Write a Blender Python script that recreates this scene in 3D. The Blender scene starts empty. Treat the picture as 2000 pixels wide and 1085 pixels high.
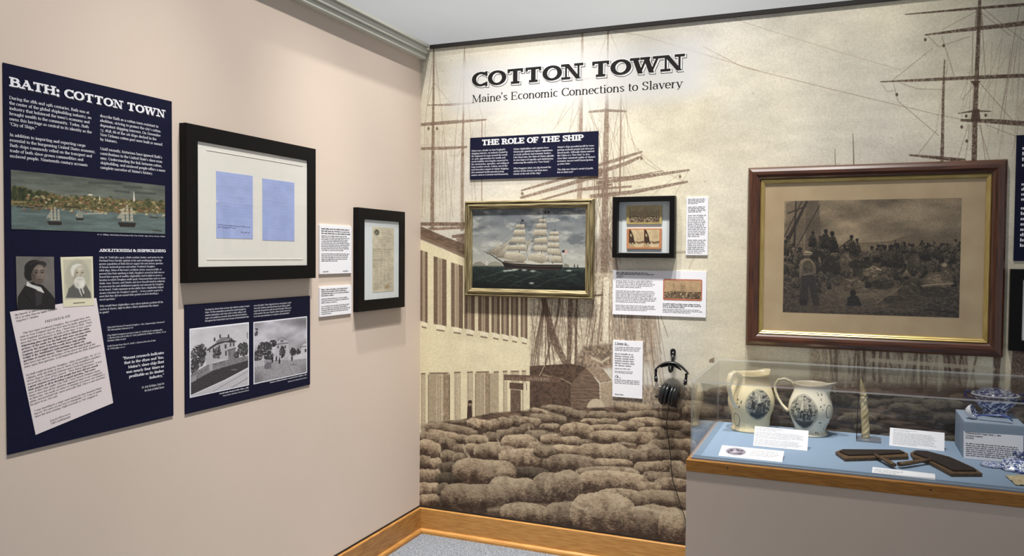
import bpy, math, random
import numpy as np
from mathutils import Vector, Matrix

# ------------------------------------------------------------------ camera, world, lamps, exposure
S = bpy.context.scene
COL = S.collection
FL = 1557.88
CAM = np.array([2.2067, -3.9677, 1.5813])
AX = np.array([[0.9236, 0.3833, 0.0072], [-0.0180, 0.0246, 0.9995], [-0.3830, 0.9233, -0.0297]])
cd = bpy.data.cameras.new('camera'); cam = bpy.data.objects.new('camera', cd); COL.objects.link(cam)
cd.sensor_width = 36.0; cd.lens = FL / 2000 * 36.0; cd.clip_start = 0.02
m3 = Matrix((AX[0], AX[1], -AX[2])).transposed()
m3 = m3.to_quaternion().to_matrix()
cam.matrix_world = Matrix.Translation(CAM) @ m3.to_4x4()
S.camera = cam

W = bpy.data.worlds.new('world'); S.world = W; W.use_nodes = True
W.node_tree.nodes['Background'].inputs[0].default_value = (0.93, 0.96, 1.0, 1)
W.node_tree.nodes['Background'].inputs[1].default_value = 0.43

def spot(name, loc, aim, watts, deg, blend=0.6, col=(1, .965, .91), r=.035):
    ld = bpy.data.lights.new(name, 'SPOT'); ld.energy = watts; ld.spot_size = math.radians(deg)
    ld.spot_blend = blend; ld.color = col; ld.shadow_soft_size = r
    o = bpy.data.objects.new(name, ld); COL.objects.link(o); o.location = loc
    o.rotation_euler = (Vector(aim) - Vector(loc)).to_track_quat('-Z', 'Y').to_euler()
    return o
# track lamps high over each wall, aimed low
spot('track_spot', (0.55, -1.30, 5.0), (0.50, 0, 0.30), 640, 43, 1.0)
spot('track_spot', (1.30, -1.20, 5.0), (1.15, 0, 0.38), 620, 44, 1.0)
spot('track_spot', (2.10, -1.25, 5.0), (2.05, 0, 0.7), 520, 42, 1.0)
spot('track_spot', (1.15, -0.55, 5.0), (0, -0.60, -0.30), 520, 42, 1.0)
spot('track_spot', (1.20, -1.45, 5.0), (0, -1.45, -0.30), 610, 42, 1.0)
spot('track_spot', (1.20, -2.35, 5.0), (0, -2.35, -0.30), 640, 42, 1.0)
def ceiling_fill(loc, watts, size):      # added fill lights, unseen behind the mural wall, to brighten the ceiling
    ld = bpy.data.lights.new('ceiling_fill_light', 'AREA'); ld.energy = watts; ld.size = size; ld.shape = 'DISK'; ld.color = (1, .96, .90)
    o = bpy.data.objects.new('ceiling_fill_light', ld); COL.objects.link(o); o.location = loc; o.rotation_euler = (math.pi, 0, 0)
ceiling_fill((-3.6, 6.0, 1.6), 46, 1.8)
ceiling_fill((-0.2, 7.6, 1.6), 72, 1.8)

vs = S.view_settings
S.display_settings.display_device = 'sRGB'
vs.view_transform = 'Standard'; vs.look = 'None'; vs.exposure = 0.0; vs.gamma = 1.0
vs.use_curve_mapping = False

# ------------------------------------------------------------------ picking points of the place off the photograph
def ray(px, py):
    v = (px - 1000) / FL * AX[0] - (py - 542.5) / FL * AX[1] + AX[2]
    return v / np.linalg.norm(v)
def onY(p, y=0.0):
    r = ray(*p); return CAM + r * ((y - CAM[1]) / r[1])
def onX(p, x=0.0):
    r = ray(*p); return CAM + r * ((x - CAM[0]) / r[0])
def onZ(p, z=0.0):
    r = ray(*p); return CAM + r * ((z - CAM[2]) / r[2])
def proj(P):
    d = np.array(P, float) - CAM; v = AX @ d
    return (1000 + FL * v[0] / v[2], 542.5 - FL * v[1] / v[2])
def pL(p, off=.005): q = onX(p, off); return (q[1], q[2])     # on the left wall: (along, up)
def pR(p, off=.005): q = onY(p, -off); return (q[0], q[2])    # on the mural wall
class Plane:
    """A flat carrier: (u, v, h) -> world; u to the right, v up, h out of it."""
    def __init__(s, o, U, V):
        s.o, s.U, s.V = np.array(o, float), np.array(U, float), np.array(V, float)
        s.U = s.U / np.linalg.norm(s.U); s.V = s.V / np.linalg.norm(s.V); s.N = np.cross(s.U, s.V)
    def __call__(s, u, v, h=0.0): return tuple(s.o + s.U * u + s.V * v + s.N * h)
    def hit(s, p, h=0.0):
        r = ray(*p); t = ((s.o + s.N * h - CAM) @ s.N) / (r @ s.N); q = CAM + r * t - s.o
        return (q @ s.U, q @ s.V)
LW = Plane((0, 0, 0), (0, 1, 0), (0, 0, 1))
RW = Plane((0, 0, 0), (1, 0, 0), (0, 0, 1))

# ------------------------------------------------------------------ materials
def s2l(c):
    c = np.array(c, float) / 255.0
    return tuple(np.where(c <= .04045, c / 12.92, ((c + .055) / 1.055) ** 2.4))
def nm(name):
    m = bpy.data.materials.new(name); m.use_nodes = True
    n = m.node_tree.nodes; return m, n, m.node_tree.links, n['Principled BSDF']
def pm(name, c, rough=.6, var=.06, scale=30, stretch=(1, 1, 1), bump=0.0, metal=0.0, spec=.4, c2=None, detail=4, uv=False, contrast=None, coat=0):
    m, n, l, b = nm(name)
    c = s2l(c); c2 = s2l(c2) if c2 else tuple(v * (1 - var * 2) for v in c)
    tc = n.new('ShaderNodeTexCoord'); mp = n.new('ShaderNodeMapping'); mp.inputs['Scale'].default_value = stretch
    tx = n.new('ShaderNodeTexNoise'); tx.inputs['Scale'].default_value = scale; tx.inputs['Detail'].default_value = detail
    l.new(tc.outputs['UV' if uv else 'Object'], mp.inputs[0]); l.new(mp.outputs[0], tx.inputs['Vector'])
    rp = n.new('ShaderNodeValToRGB'); rp.color_ramp.elements[0].color = (*c2, 1); rp.color_ramp.elements[1].color = (*c, 1)
    lo, hi = contrast or (.3, .7)
    rp.color_ramp.elements[0].position = lo; rp.color_ramp.elements[1].position = hi
    l.new(tx.outputs[0], rp.inputs[0]); l.new(rp.outputs[0], b.inputs['Base Color'])
    b.inputs['Roughness'].default_value = rough; b.inputs['Metallic'].default_value = metal
    b.inputs['Specular IOR Level'].default_value = spec
    b.inputs['Coat Weight'].default_value = coat; b.inputs['Coat Roughness'].default_value = .12
    if bump:
        bp = n.new('ShaderNodeBump'); bp.inputs['Strength'].default_value = bump; bp.inputs['Distance'].default_value = .003
        l.new(tx.outputs[0], bp.inputs['Height']); l.new(bp.outputs[0], b.inputs['Normal'])
    return m
def glass(name, tint=(1, 1, 1), f0=.04, k=1.0):
    """clear thin pane: transparent, mirror-like by Schlick's law from either side"""
    m, n, l, b = nm(name); n.remove(b)
    g = n.new('ShaderNodeNewGeometry'); d = n.new('ShaderNodeVectorMath'); d.operation = 'DOT_PRODUCT'
    l.new(g.outputs['Normal'], d.inputs[0]); l.new(g.outputs['Incoming'], d.inputs[1])
    def mth(op, x, y):
        k = n.new('ShaderNodeMath'); k.operation = op
        for i, q in enumerate((x, y)):
            if isinstance(q, (int, float)): k.inputs[i].default_value = q
            elif q is not None: l.new(q, k.inputs[i])
        return k.outputs[0]
    f = mth('ADD', mth('MULTIPLY', mth('POWER', mth('SUBTRACT', 1.0, mth('ABSOLUTE', d.outputs['Value'], None)), 5.0), k - f0), f0)
    t = n.new('ShaderNodeBsdfTransparent'); t.inputs[0].default_value = (*tint, 1)
    gl = n.new('ShaderNodeBsdfGlossy'); gl.inputs['Roughness'].default_value = 0.0
    mx = n.new('ShaderNodeMixShader'); l.new(f, mx.inputs[0]); l.new(t.outputs[0], mx.inputs[1]); l.new(gl.outputs[0], mx.inputs[2])
    l.new(mx.outputs[0], n['Material Output'].inputs[0]); return m
def edge_mat(name):
    m, n, l, b = nm(name); b.inputs['Base Color'].default_value = (.8, .82, .82, 1); b.inputs['Roughness'].default_value = .3
    t = n.new('ShaderNodeBsdfTransparent'); mx = n.new('ShaderNodeMixShader'); mx.inputs[0].default_value = .45
    l.new(t.outputs[0], mx.inputs[1]); l.new(b.outputs[0], mx.inputs[2]); l.new(mx.outputs[0], n['Material Output'].inputs[0]); return m
def im(name, image, rough=.65, spec=.3, ext='EXTEND'):
    m, n, l, b = nm(name)
    t = n.new('ShaderNodeTexImage'); t.image = image; t.extension = ext; t.interpolation = 'Linear'
    l.new(t.outputs[0], b.inputs['Base Color']); b.inputs['Roughness'].default_value = rough; b.inputs['Specular IOR Level'].default_value = spec
    return m

# ------------------------------------------------------------------ mesh building and scene tree
class MB:
    def __init__(s): s.v, s.f, s.uv, s.mi, s.sm = [], [], [], [], []
    def face(s, pts, uv=None, mi=0, sm=False):
        i = len(s.v); s.v += [tuple(p) for p in pts]; s.f.append(tuple(range(i, i + len(pts))))
        s.uv.append(uv or [(0, 0)] * len(pts)); s.mi.append(mi); s.sm.append(sm)
    def idx(s, pts): i = len(s.v); s.v += [tuple(p) for p in pts]; return list(range(i, i + len(pts)))
    def fi(s, ids, uv=None, mi=0, sm=True):
        s.f.append(tuple(ids)); s.uv.append(uv or [(0, 0)] * len(ids)); s.mi.append(mi); s.sm.append(sm)
    def box(s, a, b, mi=0, emi=None):
        (x0, y0, z0), (x1, y1, z1) = a, b
        i = s.idx([(x0, y0, z0), (x1, y0, z0), (x1, y1, z0), (x0, y1, z0), (x0, y0, z1), (x1, y0, z1), (x1, y1, z1), (x0, y1, z1)])
        d = (x1 - x0, y1 - y0, z1 - z0); thin = d.index(min(d))
        for q, ax in (((0, 3, 2, 1), 2), ((4, 5, 6, 7), 2), ((0, 1, 5, 4), 1), ((2, 3, 7, 6), 1), ((1, 2, 6, 5), 0), ((3, 0, 4, 7), 0)):
            s.fi([i[k] for k in q], mi=(mi if emi is None or ax == thin else emi), sm=False)
    def prism(s, pl, pts, h0, h1, mi=0, topuv=None):
        """polygon (u,v) of a plane pulled from height h0 to h1 (counter-clockwise seen from its front)"""
        a = sum(pts[k][0] * pts[(k + 1) % len(pts)][1] - pts[(k + 1) % len(pts)][0] * pts[k][1] for k in range(len(pts)))
        if a < 0: pts = pts[::-1]; topuv = topuv[::-1] if topuv else None
        n = len(pts); lo = s.idx([pl(u, v, h0) for u, v in pts]); hi = s.idx([pl(u, v, h1) for u, v in pts])
        s.fi(hi, topuv, mi, False); s.fi(lo[::-1], None, mi, False)
        for k in range(n): s.fi([lo[k], lo[(k + 1) % n], hi[(k + 1) % n], hi[k]], None, mi, False)
    def rect(s, pl, u0, u1, v0, v1, h, mi=0):
        s.face([pl(u0, v0, h), pl(u1, v0, h), pl(u1, v1, h), pl(u0, v1, h)], [(0, 0), (1, 0), (1, 1), (0, 1)], mi)
    def tube(s, path, r, seg=10, flat=None, cap=True):
        """round tube along path; r a number or list; flat=(a,b) squashes the section"""
        P = [Vector(p) for p in path]; n = len(P); rr = r if isinstance(r, (list, tuple)) else [r] * n
        rings = []; up = None
        for k in range(n):
            t = (P[min(k + 1, n - 1)] - P[max(k - 1, 0)]).normalized()
            if up is None:
                up = Vector((0, 0, 1)) if abs(t.z) < .9 else Vector((0, 1, 0))
            a = t.cross(up).normalized(); bb = a.cross(t).normalized(); up = bb
            fa, fb = flat or (1, 1)
            rings.append(s.idx([P[k] + (a * math.cos(q) * fa + bb * math.sin(q) * fb) * rr[k] for q in [2 * math.pi * j / seg for j in range(seg)]]))
        for k in range(n - 1):
            for j in range(seg):
                s.fi([rings[k][j], rings[k][(j + 1) % seg], rings[k + 1][(j + 1) % seg], rings[k + 1][j]])
        if cap: s.fi(rings[0][::-1], sm=False); s.fi(rings[-1], sm=False)
    def lathe(s, c, prof, seg=48, fn=None, a0=0.0, uvs=None, mi=0, close=False):
        """profile [(r,z)] about a vertical axis through c; fn(theta,r,z)->(r,z)"""
        rings = []
        for r, z in prof:
            row = []
            for j in range(seg):
                th = 2 * math.pi * j / seg; r2, z2 = fn(th, r, z) if fn else (r, z)
                row.append((c[0] + r2 * math.cos(th + a0), c[1] + r2 * math.sin(th + a0), c[2] + z2))
            rings.append(s.idx(row))
        for k in range(len(prof) - 1):
            for j in range(seg):
                j2 = (j + 1) % seg
                uv = None
                if uvs is not None: uv = [(j / seg, uvs[k]), ((j + 1) / seg, uvs[k]), ((j + 1) / seg, uvs[k + 1]), (j / seg, uvs[k + 1])]
                s.fi([rings[k][j], rings[k][j2], rings[k + 1][j2], rings[k + 1][j]], uv, mi)
    def grid(s, F, nu, nv, mi=0):
        r = [s.idx([F(i / nu, j / nv) for i in range(nu + 1)]) for j in range(nv + 1)]
        for j in range(nv):
            for i in range(nu):
                s.fi([r[j][i], r[j][i + 1], r[j + 1][i + 1], r[j + 1][i]],
                     [(i / nu, j / nv), ((i + 1) / nu, j / nv), ((i + 1) / nu, (j + 1) / nv), (i / nu, (j + 1) / nv)], mi)
WORLD = {}                                   # where each object's own origin stands
def obj(name, mb, mats, parent=None, bevel=0, label=None):
    me = bpy.data.meshes.new(name); v = np.array(mb.v, float)
    if parent is not None: base = WORLD[parent.name]
    else: base = np.array([(v[:, 0].min() + v[:, 0].max()) / 2, (v[:, 1].min() + v[:, 1].max()) / 2, v[:, 2].min()])
    me.from_pydata([tuple(p) for p in (v - base)], [], mb.f)
    ul = me.uv_layers.new(name='UVMap')
    ul.data.foreach_set('uv', [c for u in mb.uv for q in u for c in q])
    for m in (mats if isinstance(mats, (list, tuple)) else [mats]): me.materials.append(m)
    me.polygons.foreach_set('material_index', mb.mi); me.polygons.foreach_set('use_smooth', mb.sm)
    me.update()
    o = bpy.data.objects.new(name, me); COL.objects.link(o)
    if parent is not None: o.parent = parent
    else: o.location = tuple(base)
    WORLD[o.name] = base
    if bevel:
        bm = o.modifiers.new('bevel', 'BEVEL'); bm.width = bevel; bm.segments = 2; bm.limit_method = 'ANGLE'
    if label: o['label'] = label
    return o
def thing(name, loc, label, cat, group=None):
    o = bpy.data.objects.new(name, None); COL.objects.link(o); o.location = tuple(loc); o.empty_display_size = .05; WORLD[o.name] = np.array(loc, float)
    o['label'] = label; o['category'] = cat
    if group: o['group'] = group
    return o
def tag(o, label, cat, group=None, kind=None):
    o['label'] = label; o['category'] = cat
    if group: o['group'] = group
    if kind: o['kind'] = kind
    return o
def struct(name, mb, mats, **k):
    o = obj(name, mb, mats, None, **k); o['kind'] = 'structure'; return o

def frame_mb(pl, u0, u1, v0, v1, prof):
    """mitred moulding round a rectangle; prof = [(inset from the outer edge, height off the wall)]"""
    mb = MB(); rings = []; d = 0; ds = [0]
    for k in range(1, len(prof)): d += math.hypot(prof[k][0] - prof[k - 1][0], prof[k][1] - prof[k - 1][1]); ds.append(d)
    L = [u1 - u0, v1 - v0, u1 - u0, v1 - v0]
    def corners(i): return [(u0 + i, v0 + i), (u1 - i, v0 + i), (u1 - i, v1 - i), (u0 + i, v1 - i)]
    for k in range(len(prof) - 1):
        a, b = corners(prof[k][0]), corners(prof[k + 1][0])
        for e in range(4):
            e2 = (e + 1) % 4
            l0 = prof[k][0]; l1 = prof[k + 1][0]; off = e * 3.1
            mb.face([pl(*a[e], prof[k][1]), pl(*a[e2], prof[k][1]), pl(*b[e2], prof[k + 1][1]), pl(*b[e], prof[k + 1][1])],
                    [(ds[k], off + l0), (ds[k], off + L[e] - l0), (ds[k + 1], off + L[e] - l1), (ds[k + 1], off + l1)])
    return mb

# ------------------------------------------------------------------ lettering: letters drawn with an elliptical pen
GL = {}
def _g(txt):
    for ln in txt.strip().split('\n'):
        c, w, d = ln.split(' ', 2); GL[c] = (float(w), [q.strip().split() for q in d.split('|')])
_g('''
A .96 t .13 0 .47 1|.45 1 .82 0|t .24 .36 .7 .36|s .13 0|s .82 0
B .82 I .17 0 1|t .17 1 .45 1|a .45 .77 .2 .23 90 -90|t .17 .54 .48 .54|a .48 .27 .25 .27 90 -90|t .17 0 .48 0|f .17 0|f .17 1
C .84 a .48 .5 .38 .5 45 315|v .78 .68 1|v .78 0 .3
D .94 I .17 0 1|t .17 1 .42 1|t .17 0 .42 0|a .42 .5 .4 .5 90 -90|f .17 0|f .17 1
E .82 I .17 0 1|t .17 1 .7 1|t .17 .52 .55 .52|t .17 0 .72 0|v .7 .74 1|v .55 .38 .66|v .72 0 .28|f .17 0|f .17 1
F .78 I .17 0 1|t .17 1 .7 1|t .17 .5 .53 .5|v .7 .72 1|v .53 .36 .64|s .2 0|f .17 1
G .92 a .48 .5 .38 .5 45 345|v .78 .68 1|J .8 0 .42|s .78 .42
H 1.02 I .18 0 1|I .82 0 1|t .18 .52 .82 .52|s .18 0|s .82 0|s .18 1|s .82 1
I .46 I .23 0 1|s .23 0|s .23 1
J .6 I .36 .2 1|a .2 .2 .16 .2 0 -150|s .36 1
K .92 I .18 0 1|t .2 .38 .72 1|.38 .55 .76 0|s .18 0|s .18 1|s .72 1|s .78 0
L .78 I .18 0 1|t .18 0 .68 0|v .68 0 .32|s .18 1|f .18 0
M 1.16 t .18 0 .2 1|.2 1 .58 .05|t .58 .05 .96 1|I .96 0 1|s .17 0|s .97 0|f .2 1|r .96 1
N 1.0 t .18 0 .18 1|.2 1 .8 0|t .8 0 .8 1|s .17 0|f .16 1|s .81 1
O .94 a .47 .5 .38 .5 0 360
P .78 I .17 0 1|t .17 1 .44 1|a .44 .73 .24 .27 90 -90|t .17 .46 .44 .46|s .18 0|f .17 1
Q .94 a .47 .5 .38 .5 0 360|.5 .1 .78 -.2
R .9 I .17 0 1|t .17 1 .44 1|a .44 .75 .23 .25 90 -90|t .17 .5 .46 .5|.45 .5 .76 0|s .18 0|s .78 0|f .17 1
S .72 ~ .6 .78 .5 .95 .34 1 .17 .92 .13 .76 .22 .6 .36 .52 .52 .43 .6 .28 .53 .08 .36 0 .18 .06 .11 .24|v .62 .72 1|v .11 0 .28
T .9 I .45 0 1|t .1 1 .8 1|v .1 .74 1|v .8 .74 1|s .45 0
U .96 I .18 .3 1|a .48 .3 .3 .3 180 360|t .78 .3 .78 1|s .18 1|s .78 1
V .92 .14 1 .46 0|t .46 0 .8 1|s .14 1|s .8 1
W 1.34 .14 1 .4 0|t .4 0 .66 .95|.66 .95 .92 0|t .92 0 1.2 1|s .14 1|s .62 1|s 1.2 1
X .9 .16 1 .74 0|t .74 1 .16 0|s .16 1|s .74 1|s .16 0|s .74 0
Y .88 .14 1 .44 .45|t .44 .45 .76 1|I .44 0 .45|s .14 1|s .76 1|s .44 0
Z .8 t .12 1 .68 1|.64 1 .14 0|t .12 0 .68 0|v .12 .7 1|v .7 0 .3
a .6 a .28 .45 .18 .22 165 0|J .46 .06 .46|a .27 .2 .19 .2 60 300|t .3 .38 .46 .36|t .46 .06 .58 .02
b .66 J .15 .02 1.05|f .15 1.05|a .36 .345 .22 .33 -180 180
c .55 a .31 .345 .23 .345 50 310
d .7 J .52 0 1.05|f .52 1.05|r .52 0|a .31 .345 .22 .33 0 360
e .58 a .3 .345 .23 .345 0 315|t .08 .36 .53 .36
f .42 J .18 0 .85|a .36 .85 .18 .2 180 50|t .03 .67 .38 .67|s .18 0
g .62 a .28 .42 .19 .25 0 360|a .29 -.1 .24 .17 0 360|t .42 .62 .6 .67
h .7 J .14 0 1.05|f .14 1.05|a .34 .42 .2 .25 170 0|J .54 0 .42|s .14 0|s .54 0
i .34 J .17 0 .68|f .17 .68|s .17 0|d .16 .93
j .32 J .18 -.1 .68|f .18 .68|a .02 -.1 .16 .18 0 -110|d .18 .93
k .68 J .14 0 1.05|f .14 1.05|t .14 .26 .5 .66|.26 .38 .55 0|s .14 0|s .55 0|s .5 .67
l .34 J .17 0 1.05|f .17 1.05|s .17 0
m 1.02 J .13 0 .68|f .13 .68|a .31 .42 .18 .25 170 0|J .49 0 .42|a .67 .42 .18 .25 170 0|J .85 0 .42|s .13 0|s .49 0|s .85 0
n .7 J .14 0 .68|f .14 .68|a .34 .42 .2 .25 170 0|J .54 0 .42|s .14 0|s .54 0
o .63 a .31 .345 .24 .345 0 360
p .67 J .15 -.3 .68|f .15 .68|a .36 .345 .22 .33 -180 180|s .15 -.3
q .67 J .53 -.3 .68|a .31 .345 .22 .33 0 360|s .53 -.3
r .5 J .15 0 .68|f .15 .68|a .36 .42 .2 .25 170 65|s .15 0
s .52 ~ .43 .56 .26 .68 .1 .53 .26 .36 .43 .17 .26 .01 .07 .13
t .4 J .17 .12 .88|t .03 .67 .36 .67|a .3 .12 .13 .12 180 300
u .7 J .13 .24 .68|f .13 .68|a .33 .24 .2 .24 180 360|J .53 0 .68|f .53 .68|r .53 0
v .62 .1 .68 .32 0|t .32 0 .54 .68|s .1 .68|s .54 .68
w .92 .1 .68 .28 0|t .28 0 .46 .68|.46 .68 .64 0|t .64 0 .82 .68|s .1 .68|s .82 .68
x .62 .1 .68 .52 0|t .52 .68 .1 0|s .1 .68|s .52 .68|s .1 0|s .52 0
y .62 .1 .68 .32 0|t .55 .68 .3 -.1|t .3 -.1 .1 -.28|s .1 .68|s .55 .68
z .55 t .08 .67 .48 .67|.46 .67 .1 0|t .07 0 .48 0
0 .64 a .31 .345 .24 .345 0 360
1 .44 J .22 0 .68|s .22 0|f .22 .68
2 .56 a .27 .48 .18 .2 160 -20|t .44 .42 .1 0|t .1 0 .48 0
3 .56 a .26 .5 .17 .18 140 -80|a .24 .06 .22 .27 80 -130
4 .62 J .42 -.3 .68|t .42 .68 .06 .06|t .06 .06 .56 .06
5 .55 t .14 .67 .46 .67|t .14 .67 .12 .36|a .24 .1 .22 .27 120 -120
6 .62 a .31 .32 .22 .32 0 360|~ .5 1 .26 .86 .1 .5 .09 .3
7 .56 t .08 .67 .5 .67|.5 .67 .22 -.3
8 .62 a .31 .77 .18 .22 0 360|a .31 .28 .23 .28 0 360
9 .62 a .31 .36 .22 .32 0 360|~ .53 .4 .5 .1 .36 -.16 .14 -.3
. .3 d .14 .06
, .3 d .14 .06|t .17 .05 .1 -.16
' .24 t .12 1.05 .1 .75
’ .26 d .12 .98|t .15 .97 .08 .76
“ .44 d .12 .84|t .09 .84 .16 1.05|d .3 .84|t .27 .84 .34 1.05
” .44 d .12 .98|t .15 .97 .08 .76|d .3 .98|t .33 .97 .26 .76
" .4 t .12 1.05 .1 .75|t .28 1.05 .26 .75
- .42 h .08 .32 .3
– .6 h .05 .55 .3
: .32 d .16 .08|d .16 .6
; .32 d .16 .06|d .16 .6|t .18 .05 .1 -.16
? .52 a .25 .82 .18 .2 160 -60|t .3 .62 .26 .32|d .26 .07
( .38 a .42 .4 .28 .7 130 230
) .38 a -.04 .4 .28 .7 50 -50
[ .36 J .14 -.25 1.05|h .14 .3 1.03|h .14 .3 -.23
] .36 J .22 -.25 1.05|h .06 .22 1.03|h .06 .22 -.23
& .95 a .38 .77 .18 .22 0 360|.26 .62 .82 0|a .38 .27 .28 .27 60 300|t .5 .05 .82 .5|s .84 0|s .82 .5
… .9 d .15 .06|d .45 .06|d .75 .06
''')
STY = {'reg': (.066, .026, .12, 1.0, 0), 'bold': (.105, .036, .15, 1.08, 0), 'slab': (.158, .080, .30, 1.3, 0), 'slabfat': (.158, .080, .30, 1.3, .034)}
def glyph_quads(ch, sty):
    """ribbons (lists of (left,right) point pairs) of one letter, cap height 1"""
    hx, hy, sl, ws, e = STY[sty]
    w, st = GL[ch]; out = []; hy0 = hy
    Y = lambda y: hy0 + y * (1 - 2 * hy0)
    hx, hy, sl = hx + e, hy + e, sl + e
    def ribbon(pts, kx, ky, closed=False):
        P = np.array(pts); n = len(P); T = np.zeros_like(P)
        if closed: T = np.roll(P, -1, 0) - np.roll(P, 1, 0)
        else: T[1:-1] = P[2:] - P[:-2]; T[0] = P[1] - P[0]; T[-1] = P[-1] - P[-2]
        N = np.stack([-T[:, 1], T[:, 0]], 1); N /= np.maximum(np.linalg.norm(N, axis=1, keepdims=True), 1e-9)
        D = np.sqrt((kx * N[:, 0]) ** 2 + (ky * N[:, 1]) ** 2)[:, None]
        O = np.stack([kx * kx * N[:, 0], ky * ky * N[:, 1]], 1) / np.maximum(D, 1e-9)
        A, B = P + O, P - O
        if closed: A = np.vstack([A, A[:1]]); B = np.vstack([B, B[:1]])
        out.append((A, B))
    for q in st:
        k = q[0]
        if k in 'ItJashvfrd~' and len(k) == 1 and not k[0].isdigit():
            v = [float(x) for x in q[1:]]
        else: k = ''; v = [float(x) for x in q]
        if k in ('I', 'J'):
            x = v[0] * ws; ribbon([(x, v[1] - e), (x, v[2] + e)], hx, hy)
        elif k == 't': ribbon([(v[i] * ws, Y(v[i + 1])) for i in range(0, len(v), 2)], hx * .42 + e * .58, hy)
        elif k == '': 
            p = [(v[i] * ws, Y(v[i + 1])) for i in range(0, len(v), 2)]
            (x0, y0), (x1, y1) = p   # a full diagonal, cut level at both ends
            up = y0 > y1; y0 += hy if up else -hy; y1 -= hy if up else -hy
            out.append((np.array([(x0 - hx, y0), (x1 - hx, y1)]), np.array([(x0 + hx, y0), (x1 + hx, y1)])))
        elif k == 'h': ribbon([(v[0] * ws, v[2]), (v[1] * ws, v[2])], hx, hy)
        elif k == 'a':
            cx, cy, rx, ry, a0, a1 = v; full = abs(a1 - a0) >= 359
            n = 20 if full else max(5, int(abs(a1 - a0) / 22) + 1)
            aa = np.radians(np.linspace(a0, a1, n, endpoint=not full))
            big = 'slab' in sty
            ribbon([((cx + rx * math.cos(t)) * ws, Y(cy + ry * math.sin(t))) for t in aa], hx, hy, full)
        elif k == '~':
            p = np.array([(v[i] * ws, Y(v[i + 1])) for i in range(0, len(v), 2)]); r = []
            E = np.vstack([2 * p[0] - p[1], p, 2 * p[-1] - p[-2]])
            for i in range(1, len(E) - 2):
                for t in np.linspace(0, 1, 4, endpoint=False):
                    r.append(.5 * (2 * E[i] + (E[i + 1] - E[i - 1]) * t + (2 * E[i - 1] - 5 * E[i] + 4 * E[i + 1] - E[i + 2]) * t * t + (3 * E[i] - E[i - 1] - 3 * E[i + 1] + E[i + 2]) * t ** 3))
            r.append(p[-1]); ribbon(r, hx * .95, hy)
        elif k in 'sfr':
            x, y = v[0] * ws, v[1]; x0 = x - (sl if k != 'r' else 0); x1 = x + (sl if k != 'f' else 0)
            yy = Y(y) if 0 <= y <= 1 else y - hy0
            if abs(y - .68) < .02 or abs(y - .67) < .02: yy = y - hy0
            out.append((np.array([(x0, yy + hy), (x1, yy + hy)]), np.array([(x0, yy - hy), (x1, yy - hy)])))
        elif k == 'v':
            x = v[0] * ws; kk = (hx - e) * (.5 if 'slab' in sty else .36) + e
            out.append((np.array([(x - kk, v[1] - e), (x - kk, v[2] + e)]), np.array([(x + kk, v[1] - e), (x + kk, v[2] + e)])))
        elif k == 'd':
            r = hx * 1.15; a = np.linspace(0, math.pi, 6)
            A = np.array([(v[0] * ws + r * math.cos(t), v[1] + r * math.sin(t)) for t in a]); B = A.copy(); B[:, 1] = 2 * v[1] - A[:, 1]
            out.append((A, B))
    return w * ws, out
_gc = {}
def gq(ch, sty):
    if (ch, sty) not in _gc: _gc[(ch, sty)] = glyph_quads(ch if ch in GL else '-', sty)
    return _gc[(ch, sty)]
def line_w(t, sty, track=0): return sum((.34 * STY[sty][3] if c == ' ' else gq(c, sty)[0]) + track for c in t) - track
def draw_line(mb, pl, t, u, v, cap, sty='reg', xs=1.0, h=.0004, ang=0.0, slant=0.0, track=0, mi=0, sag=0):
    ca, sa = math.cos(ang), math.sin(ang); x = 0
    for c in t:
        if c == ' ': x += .34 * STY[sty][3] + track; continue
        w, rb = gq(c, sty)
        for kr, (A, B) in enumerate(rb):
            n = len(A); Q = np.vstack([A, B]).astype(float); hk = h + kr * 3.5e-5; X = (Q[:, 0] + x + slant * Q[:, 1]) * cap * xs; Yv = Q[:, 1] * cap
            i = mb.idx([pl(u + a * ca - b * sa, v + a * sa + b * ca, hk) for a, b in zip(X, Yv)])
            for k in range(n - 1): mb.fi([i[n + k], i[n + k + 1], i[k + 1], i[k]], None, mi, False)
        x += w + track
    return x * cap * xs
def text(mb, pl, lines, p0, p1, pz=None, cap=None, sty='reg', align='l', h=.0004, ang=0.0, slant=0.0, off=0.0, mi=0, capr=.60, xs=None, rows=None):
    """set lines on a plane: p0/p1 photo points at the left/right end of the widest line's baseline of the first row, pz left of the last baseline"""
    u0, v0 = pl.hit(p0, off); u1, _ = pl.hit(p1, off)
    n = rows or len(lines)
    pitch = (v0 - pl.hit(pz, off)[1]) / (n - 1) if pz and n > 1 else 0
    cap = cap or pitch * capr
    W = max(line_w(l.replace('*', ''), sty) for l in lines if l)
    xs = xs or (u1 - u0) / (W * cap)
    for k, l in enumerate(lines):
        if not l: continue
        st = sty
        if l[0] == '*': l = l[1:]; st = 'bold'; kx = xs * .9
        else: kx = xs
        lw = line_w(l, st) * cap * kx
        uu = u0 if align == 'l' else (u1 - lw if align == 'r' else (u0 + u1 - lw) / 2)
        ca, sa = math.cos(ang), math.sin(ang)
        du, dv = (uu - u0), -pitch * k
        draw_line(mb, pl, l, u0 + du * ca - dv * sa, v0 + du * sa + dv * ca, cap, st, kx, h, ang, slant, 0, mi)
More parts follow.
